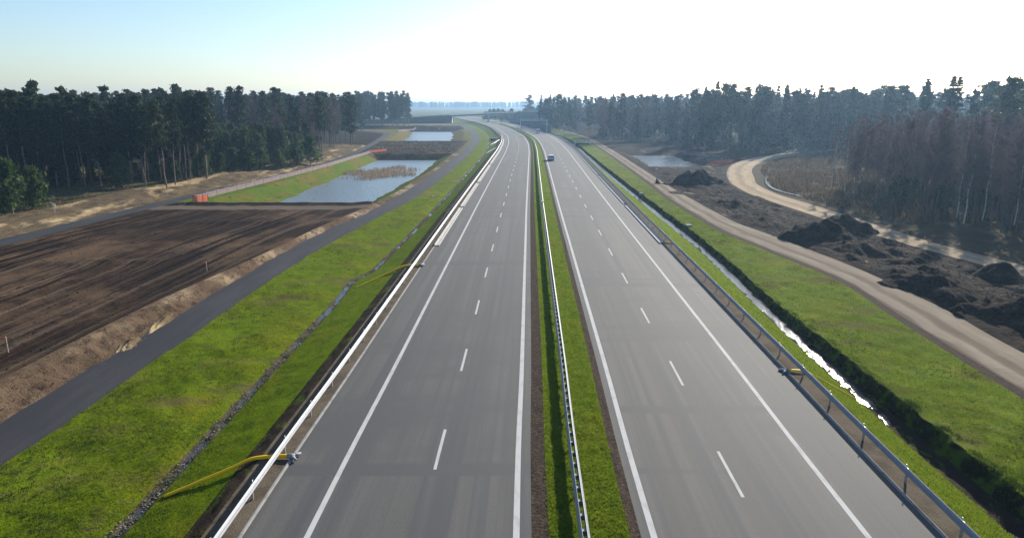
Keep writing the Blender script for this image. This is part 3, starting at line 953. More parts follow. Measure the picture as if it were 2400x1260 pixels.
# ------------------------------------------------------------------ soil heaps
def heap(x, y0, rx, ry, h, seed, label, rz=0.0, sharp=1.4, mat='heap_soil', base=-1.15):
    n = 40
    g = np.linspace(-1.25, 1.25, n)
    gx, gy = np.meshgrid(g, g)
    d = np.sqrt(gx ** 2 + gy ** 2) * (1 + 0.28 * fbm(gx * 1.6 + seed, gy * 1.6, seed, 3))
    z = h * np.clip(1 - d, -0.25, 1) ** 1.0
    z = np.where(d < 1, h * (1 - d ** sharp), -0.35 * (d - 1)) * (1 + 0.35 * fbm(gx * 2.5, gy * 2.5, seed + 9, 4)) + 0.10 * h * fbm(gx * 5, gy * 5, seed + 5, 4)
    ca, sa = math.cos(rz), math.sin(rz)
    X, Y = gx * rx, gy * ry
    V = np.stack([X * ca - Y * sa, X * sa + Y * ca, z], -1).reshape(-1, 3)
    i = np.arange(n - 1)[:, None] * n + np.arange(n - 1)[None]
    sandy = mat == 'sand'
    o = mesh_np('sand_patch' if sandy else 'soil_heap', V, np.stack([i, i + 1, i + n + 1, i + n], -1).reshape(-1, 4), M[mat], None, True)
    o.location = (x, y0, base)
    return tag(o, label, 'sand patch' if sandy else 'soil heap', 'patches of pale sand' if sandy else 'heaps of dug black soil')


heap(40.5, 152, 6.5, 5.5, 3.4, 1, 'tallest dark soil heap, standing alone in front of the right pond')
heap(40.8, 88, 4.9, 5.2, 2.7, 2, 'steep dark soil heap halfway along the gravel road edge', 0.2, 1.2)
heap(46.8, 96, 4.2, 4.5, 2.1, 3, 'low rounded soil heap touching the sand road edge')
heap(40.3, 62, 2.6, 7.0, 1.9, 4, 'long soil ridge with broken crest beside the gravel road', 0.15)
heap(41.5, 53, 2.8, 6.0, 2.3, 5, 'nearest long soil ridge beside the gravel road bend', 0.15, 1.2)
heap(50.0, 68, 3.0, 3.2, 1.5, 6, 'small black soil heap near the sand road shadows')
heap(44.2, 73, 2.6, 4.2, 1.2, 8, 'flat soil heap between the long ridge and the sand road')
for k, (u, v, rx, ry, lab) in enumerate(((2010, 606, 0.7, 3.0, 'narrow pale sand patch on the peat behind the steep heap'), (2215, 650, 1.6, 1.5, 'broad pale sand patch on the peat beside the gravel road'),
                                      (2365, 738, 1.5, 1.2, 'nearest pale sand patch among the black soil ridges'), (1600, 452, 1.4, 3.0, 'pale sand streak in front of the tallest soil heap'))):
    p = G(u, v, -0.9)
    heap(p.x, p.y, rx, ry, 0.30, 50 + k, lab, 0.3 * k, 1.6, 'sand', -0.95)
# ------------------------------------------------------------------ guardrails
WPROF = [(0, 0.0), (0.012, 0.03), (0.095, 0.075), (0.095, 0.105), (0.012, 0.145), (0.012, 0.165), (0.095, 0.205), (0.095, 0.235), (0.012, 0.28), (0.0, 0.31)]


def sweep(name, prof, o, y0, y1, mat, parent=None, step=2.0, closed=False, smooth=True):
    ys = np.arange(y0, y1 + 0.01, step)
    p = np.array(prof)
    V = np.empty((len(ys), len(p), 3))
    V[..., 0] = A(ys)[:, None] + o + p[None, :, 0]
    V[..., 1] = ys[:, None]
    V[..., 2] = p[None, :, 1]
    n = len(p)
    j = np.arange(n if closed else n - 1)
    i = np.arange(len(ys) - 1)[:, None] * n
    j2 = (j + 1) % n
    Fc = np.stack([i + j, i + j2, i + n + j2, i + n + j], -1).reshape(-1, 4)
    return mesh_np(name, V.reshape(-1, 3), Fc, mat, parent, smooth)


def rail_profile(side, ks=1.0, z0=0.45):
    """closed W section 3 mm thick drawn as a 12 mm shell; side +1 bulges to +x"""
    a = [(side * x * ks, z * ks + z0) for x, z in WPROF]
    b = [(side * (x - 0.012) * ks, z * ks + z0) for x, z in reversed(WPROF)]
    return a + b


post_me = MB().box((0, 0, -0.05), (0.055, 0.12, 1.5)).mesh('post', M['post_metal'])
refl_me = MB().box((0, 0, 0), (0.03, 0.05, 0.09)).mesh('reflector', M['white'])


def guardrail(o, side, y0, y1, label, refl_y=70):
    r = empty('guardrail', (float(A(y0)) + o, y0, 0), label, 'guardrail', 'guardrails along the motorway')
    b = sweep('beam', rail_profile(side, 1.06, 0.44), o, y0, y1, M['metal'], None, 2.0, True, False)
    b.parent = r
    b.matrix_parent_inverse = Matrix.Translation(r.location).inverted()
    yy = y0 + 1.0
    while yy < min(y1, 420):
        inst('post', post_me, r, (float(A(yy)) + o - side * 0.075 - r.location.x, yy - y0, 0))
        if yy < refl_y:
            inst('reflector', refl_me, r, (float(A(yy)) + o - side * 0.02 - r.location.x, yy - y0, 0.85))
        yy += 4.0
    return r


guardrail(-11.28, 1, -18.8, 360, 'bright steel guardrail along the left edge of the motorway')
guardrail(17.32, -1, -17.5, 392, 'bluish steel guardrail along the right edge of the motorway')
mr = empty('guardrail', (float(A(-18)) + 2.6, -18, 0), 'double steel guardrail standing in the grassy central reservation', 'guardrail', 'guardrails along the motorway')
for s in (-1, 1):
    b = sweep('beam', rail_profile(s), 2.6 + s * 0.10, -18, 560, M['metal'], None, 2.0, True, False)
    b.parent = mr
    b.matrix_parent_inverse = Matrix.Translation(mr.location).inverted()
spacer_me = MB().box((0, 0, 0.58), (0.23, 0.16, 0.20)).mesh('spacer', M['dark_metal'])
yy = -17.5
while yy < 330:
    inst('post', post_me, mr, (float(A(yy)) + 2.6 - mr.location.x, yy + 18, -0.12))
    yy += 4.0
yy = -17.0
while yy < 96:
    if abs((yy + 17.5) % 4.0) > 0.3:
        inst('spacer', spacer_me, mr, (float(A(yy)) + 2.6 - mr.location.x, yy + 18, 0))
    yy += 1.0
inst('joint', MB().box((0, 0, 0.62), (0.44, 0.7, 0.36)).mesh('joint', M['post_metal']), mr, (float(A(112)) + 2.6 - mr.location.x, 130, 0))

# raised concrete gutters that replace the low kerb further on
KP = [(-0.30, -0.05), (-0.30, 0.16), (-0.2, 0.17), (-0.05, 0.07), (0.12, 0.06), (0.28, 0.13), (0.34, 0.12), (0.34, -0.05)]
for sgn, o, spans in ((1, -10.62, ((79.6, 109.6), (111.4, 145), (147, 190), (192, 330))), (-1, 16.55, ((81, 112.6), (114.6, 160), (162, 240), (242, 370)))):
    for k, (a, b) in enumerate(spans):
        g = sweep('gutter', [(sgn * x, z) for x, z in KP], o, a, b, M['concrete'], None, 1.5, True, False)
        pos = ['nearest', 'second', 'third', 'farthest'][k]
        tag(g, f'{pos} raised pale concrete gutter along the {"left" if sgn > 0 else "right"} motorway guardrail', 'gutter', 'raised concrete gutters')

# ------------------------------------------------------------------ yellow drain hoses
def hose(pts, r, label, wrap_dir, thin=0.12):
    e = empty('drain_hose', pts[0], label, 'hose', 'yellow drain hoses')
    p0 = Vector(pts[0])
    # smooth the path
    P = [Vector(p) for p in pts]
    Q = []
    for i in range(len(P) - 1):
        a, b, c, d = P[max(i - 1, 0)], P[i], P[i + 1], P[min(i + 2, len(P) - 1)]
        for t in np.linspace(0, 1, 7)[:-1]:
            Q.append(0.5 * ((2 * b) + (c - a) * t + (2 * a - 5 * b + 4 * c - d) * t * t + (3 * b - a - 3 * c + d) * t ** 3))
    Q.append(P[-1])
    rr = [r * (1 - thin * min(1, 2.2 * i / len(Q))) for i in range(len(Q))]
    MB().tube([q - p0 for q in Q], rr, 10).build('tube', M['hose'], e, True)
    w = Vector((wrap_dir, 0, 0))
    n = Vector((0, 0.33, 0))
    MB().tube([(0, 0, 0), w * 0.3, w * 0.5], [r * 1.15, r * 1.25, r * 0.9], 10).tube([w * 0.3, w * 0.75 + n + Vector((0, 0, -0.03))], [r, r * 0.6], 8).tube(
        [w * 0.3, w * 0.7 - n + Vector((0, 0, -0.03))], [r, r * 0.6], 8).build('collar', M['wrap'], e, True)


hose([(-10.75, 29.6, 0.14), (-11.5, 29.55, 0.13), (-12.4, 29.45, 0.06), (-13.2, 29.2, -0.24), (-14.3, 29.0, -0.66), (-15.3, 28.8, -1.04), (-16.3, 28.6, -1.40)], 0.10,
     'yellow hose nearest the camera running down the left slope', 0.75)
hose([(-9.75, 69.3, 0.14), (-10.6, 69.2, 0.13), (-11.4, 68.9, 0.03), (-12.3, 68.3, -0.28), (-13.5, 67.6, -0.75), (-14.6, 66.8, -1.12), (-15.6, 66.0, -1.42)], 0.12,
     'yellow hose farther up the left slope, ending by the creek', 0.75)
hose([(17.5, 40.4, 0.10), (18.3, 40.35, 0.09), (19.0, 40.2, -0.12), (20.2, 39.9, -0.75), (21.6, 39.6, -1.5)], 0.11, 'yellow hose under the right guardrail leading to the wet ditch', -0.7, 0.62)
hose([(18.5, 81.3, 0.10), (19.4, 81.2, 0.08), (20.0, 81.0, -0.2), (20.7, 80.8, -0.52)], 0.12, 'yellow hose at the end of the right concrete gutter', -0.6, 0.5)

# small concrete outlets on the right ditch bank and pieces on the left
for k, (x, y0, z, lab) in enumerate(((26.2, 100, -1.35, 'grey concrete outlet on the ditch bank, nearer of two'), (26.0, 137, -1.35, 'grey concrete outlet on the ditch bank, farther of two'))):
    e = empty('drain_outlet', (x, y0, z), lab, 'drain outlet', 'concrete outlets on the ditch bank')
    MB().box((0, 0, 0.1), (0.9, 1.3, 0.55), 0, 0.85).build('block', M['kerb_concrete'], e)
    MB().tube([(-0.5, 0, 0.05), (-0.42, 0, 0.05)], 0.16, 10).build('pipe_mouth', M['black'], e)
s = MB().box((0, 0, 0), (1.4, 1.0, 0.14)).build('concrete_slab', M['concrete'], None, False, 0.02)
s.location = tuple(G(717, 549, -0.95))
s.rotation_euler = (0.08, 0.1, 0.4)
tag(s, 'pale concrete slab on the soil edge beside the service road', 'slab')
for k in range(3):
    px, py = G(1015 + (k - 1) * 8, 458 + (k % 2) * 2, -1.3).xy
    b = MB().box((0, 0, 0), (0.9 - 0.2 * k, 0.35, 0.1)).build('litter_scrap', M['white'] if k == 2 else M['wrap'], None, False, 0.01)
    b.location = (px, py, -1.28)
    b.rotation_euler = (0.1, 0.1, k)
    tag(b, ['dark scrap on the left verge, leftmost of the litter', 'middle dark scrap among the litter on the left verge', 'white scrap among the litter on the left verge'][k], 'litter')
# pale clods of sand at the edge of the service road
for k, (u, v, sx, sy) in enumerate(((380, 752, 1.3, 2.6), (306, 803, 1.0, 1.8))):
    p = G(u, v, -1.15)
    heap(p.x, p.y, sx * 0.55, sy, 0.28, 30 + k, ['pale sand spill on the service road edge, farther one', 'pale sand spill on the service road edge, nearer one'][k], 0.15, 1.5, 'sand', -1.19)
for (u, v, hgt_, mt, lab) in ((130, 505, 1.5, 'white', 'white topped marker post on the sandy ground by the lane'), (485, 634, 0.9, 'wood', 'thin wooden stake on the field near the service road'),
                              (18, 818, 0.9, 'wood', 'thin wooden stake at the near left of the field')):
    p = G(u, v, -1.0)
    e = empty('marker_post', p, lab, 'marker post')
    MB().box((0, 0, hgt_ / 2 - 0.2), (0.07, 0.07, hgt_ + 0.4)).build('stake', M['wood'] if mt == 'wood' else M['post_metal'], e)
    if mt == 'white':
        MB().box((0, 0, hgt_ + 0.2), (0.45, 0.06, 0.4)).build('plate', M['white'], e, False, 0.01)
    else:
        MB().box((0, 0, hgt_ + 0.03), (0.09, 0.09, 0.06)).build('cap', M['orange'], e)

# culverts far up the road
def culvert(loc, rz, w, label):
    e = empty('culvert', loc, label, 'culvert', 'concrete culverts', rz)
    m = MB()
    m.box((-w / 2 + 0.3, 0, 0.8), (0.6, 1.2, 2.2)).box((w / 2 - 0.3, 0, 0.8), (0.6, 1.2, 2.2)).box((0, 0, 1.72), (w - 1.2, 1.2, 0.36))
    m.build('headwall', M['concrete'], e)
    MB().box((0, 0.35, 0.6), (w - 1.22, 0.3, 1.86)).build('opening', M['black'], e)
    r = MB()
    for k in range(5):
        r.box((-w / 2 + 0.4 + k * (w - 0.8) / 4, 0, 2.4), (0.06, 0.06, 1.0))
    r.box((0, 0, 2.93), (w, 0.06, 0.06)).box((0, 0, 2.45), (w, 0.04, 0.04))
    r.build('railing', M['pale_steel'], e)


culvert((-8.6, 340, -2.0), 0.1, 5.0, 'pale concrete culvert with railing below the left slope')
culvert((31.2, 306, -2.2), -0.15, 7.5, 'pale concrete culvert with railing beside the right gravel road')
for k, (y0, y1) in enumerate(((262, 255), (322, 306))):
    pts = []
    for t in np.linspace(0, 1, 8):
        yy = y0 + (y1 - y0) * t
        xx = float(off(-12.6)(yy)) * (1 - t) + (float(ditchL(yy)) + 0.3) * t
        pts.append((xx, yy, -0.25 - 1.6 * t + 0.05))
    m = MB()
    for a, b in zip(pts[:-1], pts[1:]):
        m.tube([a, b], 0.45, 6)
    c = m.build('drain_chute', M['dark_metal'])
    tag(c, ['dark drainage chute down the left slope, nearer one', 'dark drainage chute down the left slope, at the bend'][k], 'drain chute', 'drainage chutes on the left slope')

# ------------------------------------------------------------------ safety net fences
def net_fence(pts, h, mat, label, seg=4.0, zoff=-1.2):
    P = [Vector((p[0], p[1], zoff)) for p in pts]
    e = empty('safety_fence', P[0], label, 'fence', 'orange safety nets')
    Q = []
    for a, b in zip(P[:-1], P[1:]):
        n = max(1, int((b - a).length / seg))
        Q += [a.lerp(b, i / n) for i in range(n)]
    Q.append(P[-1])
    net = MB()
    for i, (a, b) in enumerate(zip(Q[:-1], Q[1:])):
        mid = a.lerp(b, 0.5)
        sag = 0.08 + 0.1 * R.random()
        t0, t1, tm = h * R.uniform(0.9, 1.02), h * R.uniform(0.9, 1.02), h - sag
        net.add([a - P[0], mid - P[0], b - P[0], b - P[0] + Vector((0, 0, t1)), mid - P[0] + Vector((0.05, 0.05, tm)), a - P[0] + Vector((0, 0, t0))], [(0, 1, 4, 5), (1, 2, 3, 4)])
    net.build('net', mat, e)
    pm = MB().tube([(0, 0, -0.3), (0, 0, h + 0.12)], 0.035, 6).mesh('fence_post', M['dark_metal'])
    for q in Q:
        inst('fence_post', pm, e, q - P[0])
    return e


net_fence([(-58.8, 126), (-56.5, 150), (-54.4, 172), (-52.3, 200), (-51.6, 225), (-51.2, 250)], 1.15, M['pink_net'], 'faded pink net fence on poles along the left pond bank', 4.0, -1.1)
net_fence([(-59.0, 125.6), (-57.4, 124.0), (-56.5, 126.5)], 1.35, M['orange_net'], 'bright orange net corner at the near end of the pond fence', 1.2, -1.15)
net_fence([(-51.5, 252), (-47.5, 262)], 1.0, M['orange_net'], 'orange net heap at the far end of the near pond', 2.0, -1.1)
net_fence([(58.3, 203), (66.0, 206)], 1.25, M['orange_net'], 'red orange net fence beside the right pond', 2.0, -1.05)
net_fence([(66.2, 207), (66.5, 218), (65, 232), (60, 246)], 1.2, M['pink_net'], 'faded pink net fence running back from the right pond corner', 3.0, -1.0)
net_fence([(-72, 440), (-66, 470), (-70, 510)], 1.1, M['pink_net'], 'faded pink net fence above the far pond', 4.0, -1.1)

# ------------------------------------------------------------------ vehicles
wheel_tyre = MB().tube([(-0.11, 0, 0), (-0.09, 0, 0), (0.09, 0, 0), (0.11, 0, 0)], [0.30, 0.345, 0.345, 0.30], 18).mesh('tyre', M['tyre'])
wheel_rim = MB().tube([(-0.12, 0, 0), (0.12, 0, 0)], 0.21, 12).mesh('rim', M['rim'])


def vehicle(name, loc, rz, label, cat, L, Wd, low, green, roof_w, paintm, rearwin, wheels, lights, rails):
    e = empty(name, loc, label, cat, None, rz)
    body = MB().prism(low, -Wd / 2, Wd / 2)
    n = len(green)
    vs = [(-Wd / 2 * (0.97 if z < green[0][1] + 0.05 else roof_w), y_, z) for y_, z in green] + [(Wd / 2 * (0.97 if z < green[0][1] + 0.05 else roof_w), y_, z) for y_, z in green]
    body.add(vs, [tuple(range(n - 1, -1, -1)), tuple(range(n, 2 * n))] + [(i, (i + 1) % n, n + (i + 1) % n, n + i) for i in range(n)])
    body.build('body', paintm, e, False, 0.05)
    (ya, za), (yb, zb) = rearwin
    w0, w1 = Wd * 0.40, Wd * 0.36
    MB().add([(-w0, ya, za), (w0, ya, za), (w1, yb, zb), (-w1, yb, zb), (-w0, ya + 0.06, za), (w0, ya + 0.06, za), (w1, yb + 0.06, zb), (-w1, yb + 0.06, zb)],
             [(0, 1, 2, 3), (7, 6, 5, 4), (0, 4, 5, 1), (1, 5, 6, 2), (2, 6, 7, 3), (3, 7, 4, 0)]).build('rear_window', M['glass'], e)
    zs0, zs1 = green[0][1] + 0.06, max(z for _, z in green) - 0.10
    y0s, y1s = green[0][0] + 0.35, green[-1][0] - 0.45
    for s in (-1, 1):
        xo = s * Wd / 2 * 0.975
        xi = s * Wd / 2 * (roof_w + 0.012)
        MB().add([(xo, y0s, zs0), (xo, y1s, zs0), (xi, y1s - 0.5, zs1), (xi, y0s + 0.25, zs1), (xo * 0.96, y0s, zs0), (xo * 0.96, y1s, zs0), (xi * 0.96, y1s - 0.5, zs1), (xi * 0.96, y0s + 0.25, zs1)],
                 [(0, 1, 2, 3), (7, 6, 5, 4), (0, 4, 5, 1), (1, 5, 6, 2), (2, 6, 7, 3), (3, 7, 4, 0)]).build('side_window', M['glass'], e)
    # windscreen
    (yc, zc), (yd, zd) = green[-1], green[-2]
    MB().add([(-w0, yc + 0.02, zc + 0.05), (w0, yc + 0.02, zc + 0.05), (w1, yd + 0.02, zd - 0.04), (-w1, yd + 0.02, zd - 0.04),
              (-w0, yc - 0.04, zc + 0.05), (w0, yc - 0.04, zc + 0.05), (w1, yd - 0.04, zd - 0.04), (-w1, yd - 0.04, zd - 0.04)],
             [(0, 1, 2, 3), (7, 6, 5, 4), (0, 4, 5, 1), (1, 5, 6, 2), (2, 6, 7, 3), (3, 7, 4, 0)]).build('windscreen', M['glass'], e)
    for y_ in wheels:
        for s in (-1, 1):
            w = inst('wheel', wheel_tyre, e, (s * (Wd / 2 - 0.10), y_, 0.345))
            inst('rim', wheel_rim, w, (0, 0, 0))
    for s in (-1, 1):
        MB().box((s * Wd * 0.42, -L / 2 - 0.01, lights), (0.24, 0.08, 0.30 if cat == 'van' else 0.16)).build('tail_light', M['red_lens'], e)
        MB().box((s * (Wd / 2 + 0.10), y1s - 0.15, zs0 + 0.12), (0.20, 0.12, 0.16)).build('wing_mirror', M['black'], e, False, 0.02)
    MB().box((0, -L / 2 - 0.02, 0.50), (Wd * 0.92, 0.14, 0.26)).build('bumper', M['black'], e, False, 0.02)
    if rails:
        for s in (-1, 1):
            MB().box((s * Wd * 0.36, -0.3, max(z for _, z in green) + 0.05), (0.05, 1.7, 0.04)).build('roof_rail', M['rim'], e)
    return e


vehicle('parked_car', (11.55, 204.5, 0), -rad(1.3), 'silver blue SUV on the right carriageway seen from behind', 'car', 4.5, 1.84,
        [(-2.25, 0.32), (2.2, 0.28), (2.25, 0.62), (2.05, 0.86), (1.2, 0.99), (-2.1, 1.02), (-2.25, 0.85)],
        [(-2.08, 1.0), (-1.75, 1.52), (-1.4, 1.62), (0.2, 1.63), (0.5, 1.56), (1.25, 1.0)], 0.78, M['silver_paint'], ((-2.09, 1.06), (-1.82, 1.47)), (-1.38, 1.38), 0.92, True).name = 'suv_car'
vehicle('van', (14.6, 392, 0), rad(3), 'white van driving in the far bend of the right carriageway', 'van', 5.6, 2.05,
        [(-2.8, 0.35), (2.75, 0.3), (2.8, 0.7), (2.65, 1.0), (1.95, 1.22), (-2.8, 1.25)],
        [(-2.8, 1.23), (-2.72, 2.3), (-2.6, 2.42), (0.7, 2.42), (1.1, 2.3), (2.0, 1.23)], 0.90, M['white_paint'], ((-2.84, 1.35), (-2.76, 2.1)), (-1.75, 1.75), 1.1, False)

# ------------------------------------------------------------------ gantry, noise barrier, bridge
gx0, gx1, gy = 4.9, 20.4, 407
e = empty('sign_gantry', (gx0, gy, 0), 'slim steel portal frame spanning the right carriageway', 'gantry')
for x in (0, gx1 - gx0):
    MB().box((x, 0, 3.4), (0.38, 0.38, 7.6)).build('column', M['pale_steel'], e)
m = MB()
m.box(((gx1 - gx0) / 2, -0.25, 7.35), (gx1 - gx0, 0.16, 0.16)).box(((gx1 - gx0) / 2, 0.25, 7.35), (gx1 - gx0, 0.16, 0.16)).box(((gx1 - gx0) / 2, 0, 6.7), (gx1 - gx0, 0.2, 0.2))
for k in range(9):
    m.box((k * (gx1 - gx0) / 8, 0, 7.0), (0.1, 0.5, 0.7))
m.build('truss', M['pale_steel'], e)
for k in range(3):
    MB().box((5.5 + k * 4, -0.35, 6.2), (0.5, 0.3, 0.8)).build('sensor_box', M['dark_metal'], e)

M['barrier_panel'] = plain('barrier_panel', (0.06, 0.075, 0.085), 0.8, 0.0, 0.1, var=0.2)
nb0, nb1 = 400.0, 628.0
e = empty('noise_barrier', (float(A(nb0)) + 19.2, nb0, 0), 'long dark noise barrier along the right edge of the far bend', 'noise barrier')
k = 0
yy = nb0
pm = MB().box((0, 0, 1.9), (0.22, 0.22, 4.2)).mesh('barrier_post', M['post_metal'])
while yy < nb1:
    y2 = min(yy + 5, nb1)
    a = Vector((float(A(yy)) + 19.2, yy, 0)) - e.location
    b = Vector((float(A(y2)) + 19.2, y2, 0)) - e.location
    d = b - a
    MB().box((0, 0, 1.75), (0.14, d.length - 0.24, 3.9)).box((0, 0, 3.74), (0.2, d.length - 0.24, 0.12)).build('panel', M['barrier_panel'], e)
    o = e.children[-1]
    o.location = (a + b) / 2
    o.rotation_euler = (0, 0, math.atan2(-d.x, d.y))
    inst('barrier_post', pm, e, a)
    yy += 5

# overpass: ramp on the left, deck over both carriageways, embankment on the right
BY = 645.0
aL, aR = -55.0, 1.5
deck = curve((-300, -1.2), (-215, -1.0), (-140, 1.2), (-100, 3.4), (aL, 6.0), (-25, 7.4), (aR, 8.3), (40, 9.0), (90, 9.0), (200, 6.0), (320, -1.0))
by = curve((-300, 556), (-215, 586), (-140, 616), (aL, BY), (aR, BY + 6), (90, BY + 20), (320, BY + 70))


def ramp(name, x0, x1, label):
    xs_ = np.linspace(x0, x1, 40)
    zt = deck(xs_)
    yc = by(xs_)
    hw = 6.0
    rows = []
    for x, z, c in zip(xs_, zt, yc):
        s_ = (z + 1.25) * 1.6
        rows.append([(x, c - hw - s_, -1.25), (x, c - hw, z), (x, c + hw, z), (x, c + hw + s_, -1.25)])
    V = np.array(rows)
    n = 4
    i = np.arange(len(xs_) - 1)[:, None] * n + np.arange(n - 1)[None]
    o = mesh_np('embankment', V.reshape(-1, 3), np.stack([i, i + n, i + n + 1, i + 1], -1).reshape(-1, 4), M['slope_dark'])
    o['kind'] = 'structure'
    ro = mesh_np('ramp_road', np.array([[(x, c - 4, z + 0.03), (x, c + 4, z + 0.03)] for x, z, c in zip(xs_, zt, yc)]).reshape(-1, 3),
                 [(2 * k, 2 * k + 2, 2 * k + 3, 2 * k + 1) for k in range(len(xs_) - 1)], M['dark_asphalt'])
    ro['kind'] = 'structure'
    e = empty('guardrail', (xs_[0], yc[0] - 5, zt[0]), label, 'guardrail', 'guardrails along the overpass')
    m = MB()
    for k in range(len(xs_) - 1):
        p, q = Vector((xs_[k], yc[k] - 5, zt[k] + 0.6)) - e.location, Vector((xs_[k + 1], yc[k + 1] - 5, zt[k + 1] + 0.6)) - e.location
        m.tube([p, q], 0.17, 4, False)
    m.build('beam', M['metal'], e)
    pmm = MB().box((0, 0, 0.25), (0.12, 0.12, 1.0)).mesh('post', M['post_metal'])
    for k in range(0, len(xs_), 2):
        inst('post', pmm, e, Vector((xs_[k], yc[k] - 4.8, zt[k])) - e.location)


M['slope_dark'] = ground_mat('slope_dark', (0.035, 0.045, 0.018), [((0.055, 0.045, 0.025), 0.1, 0.45, 0.65, I3, 6)])
ramp('left', -290, aL, 'thin guardrail on the ramp left of the bridge')
ramp('right', aR, 310, 'thin guardrail on the embankment right of the bridge')
e = empty('bridge', (aL, BY, 0), 'grey concrete overpass crossing the motorway in the distance', 'bridge')
xs_ = np.linspace(aL - 2, aR + 2, 16)
m = MB()
for x0, x1 in zip(xs_[:-1], xs_[1:]):
    z0, z1 = float(deck(x0)), float(deck(x1))
    y0, y1 = float(by(x0)) - BY, float(by(x1)) - BY
    x0, x1 = x0 - aL, x1 - aL
    pr = [(-6.5, 0.05), (6.5, 0.05), (6.5, -0.35), (4.5, -0.6), (4.0, -1.7), (-4.0, -1.7), (-4.5, -0.6), (-6.5, -0.35)]
    vs = [(x0, y0 + a, z0 + b) for a, b in pr] + [(x1, y1 + a, z1 + b) for a, b in pr]
    m.add(vs, [(i, (i + 1) % 8, 8 + (i + 1) % 8, 8 + i) for i in range(8)])
m.build('deck', M['concrete'], e)
MB().box((-2.0, 0, 2.0), (4.0, 12.5, 6.6)).build('abutment', M['concrete'], e)
MB().box((aR - aL + 2.2, 6, 3.2), (4.0, 12.5, 8.6)).build('abutment', M['concrete'], e)
for k in range(3):
    MB().tube([(float(A(BY)) + 2.7 - aL, -3.2 + 3.2 * k, -1), (float(A(BY)) + 2.7 - aL, -3.2 + 3.2 * k, 5.4)], 0.6, 12).build('pier', M['concrete'], e, True)
m = MB()
for x0, x1 in zip(xs_[:-1], xs_[1:]):
    m.tube([(x0 - aL, float(by(x0)) - BY - 6.2, float(deck(x0)) + 1.05), (x1 - aL, float(by(x1)) - BY - 6.2, float(deck(x1)) + 1.05)], 0.08, 5, False)
    m.tube([(x0 - aL, float(by(x0)) - BY - 6.2, float(deck(x0)) + 0.55), (x1 - aL, float(by(x1)) - BY - 6.2, float(deck(x1)) + 0.55)], 0.14, 5, False)
    m.box((x0 - aL, float(by(x0)) - BY - 6.2, float(deck(x0)) + 0.55), (0.1, 0.1, 1.1))
m.build('railing', M['pale_steel'], e)

# ------------------------------------------------------------------ trees
def tri_leaves(C, size, rng, flat=0.5, aspect=0.45):
    """one pointed leaf spray per centre, random direction"""
    n = len(C)
    d = rng.normal(size=(n, 3))
    d[:, 2] *= flat
    d /= np.linalg.norm(d, axis=1)[:, None] + 1e-9
    w = np.cross(d, rng.normal(size=(n, 3)))
    w /= np.linalg.norm(w, axis=1)[:, None] + 1e-9
    s = size * rng.uniform(0.6, 1.4, n)[:, None]
    V = np.stack([C - w * s * aspect - d * s * 0.4, C + w * s * aspect - d * s * 0.4, C + d * s * 0.8], 1)
    return V


def limb(p, q, r0, r1, n=4):
    p, q = np.array(p, float), np.array(q, float)
    d = (q - p) / (np.linalg.norm(q - p) + 1e-9)
    a = np.cross(d, (0, 0, 1) if abs(d[2]) < 0.9 else (1, 0, 0))
    a /= np.linalg.norm(a)
    b = np.cross(a, d)
    t = np.arange(n) * 2 * np.pi / n
    ring = np.cos(t)[:, None] * a + np.sin(t)[:, None] * b
    V = np.r_[p + ring * r0, q + ring * r1]
    F_ = []
    for k in range(n):
        k2 = (k + 1) % n
        F_ += [(k, k2, n + k2), (k, n + k2, n + k)]
    return V, np.array(F_)


class TreeGeo:
    def __init__(self):
        self.tv, self.tf, self.n = [], [], 0
        self.cv = []

    def limb(self, p, q, r0, r1, n=4):
        V, F_ = limb(p, q, r0, r1, n)
        self.tv.append(V)
        self.tf.append(F_ + self.n)
        self.n += len(V)

    def done(self):
        tv, tf = np.concatenate(self.tv), np.concatenate(self.tf)
        cv = np.concatenate(self.cv)
        return tv, tf, cv


def trunk_line(g, h, r, rng, lean, n=5, sides=6, wob=0.15):
    pts = []
    p = np.zeros(3)
    a = rng.uniform(0, 6.28)
    for k in range(n + 1):
        t = k / n
        pts.append(np.array([math.cos(a) * lean * h * t * t + (rng.normal(0, wob) if 0 < k else 0), math.sin(a) * lean * h * t * t + (rng.normal(0, wob) if 0 < k else 0), h * t - (0.4 if k == 0 else 0)]))
    for k in range(n):
        g.limb(pts[k], pts[k + 1], r * (1 - 0.85 * k / n), r * (1 - 0.85 * (k + 1) / n), sides)
    P = np.array(pts)
    return lambda z: np.array([np.interp(z, P[:, 2], P[:, i]) for i in range(3)])


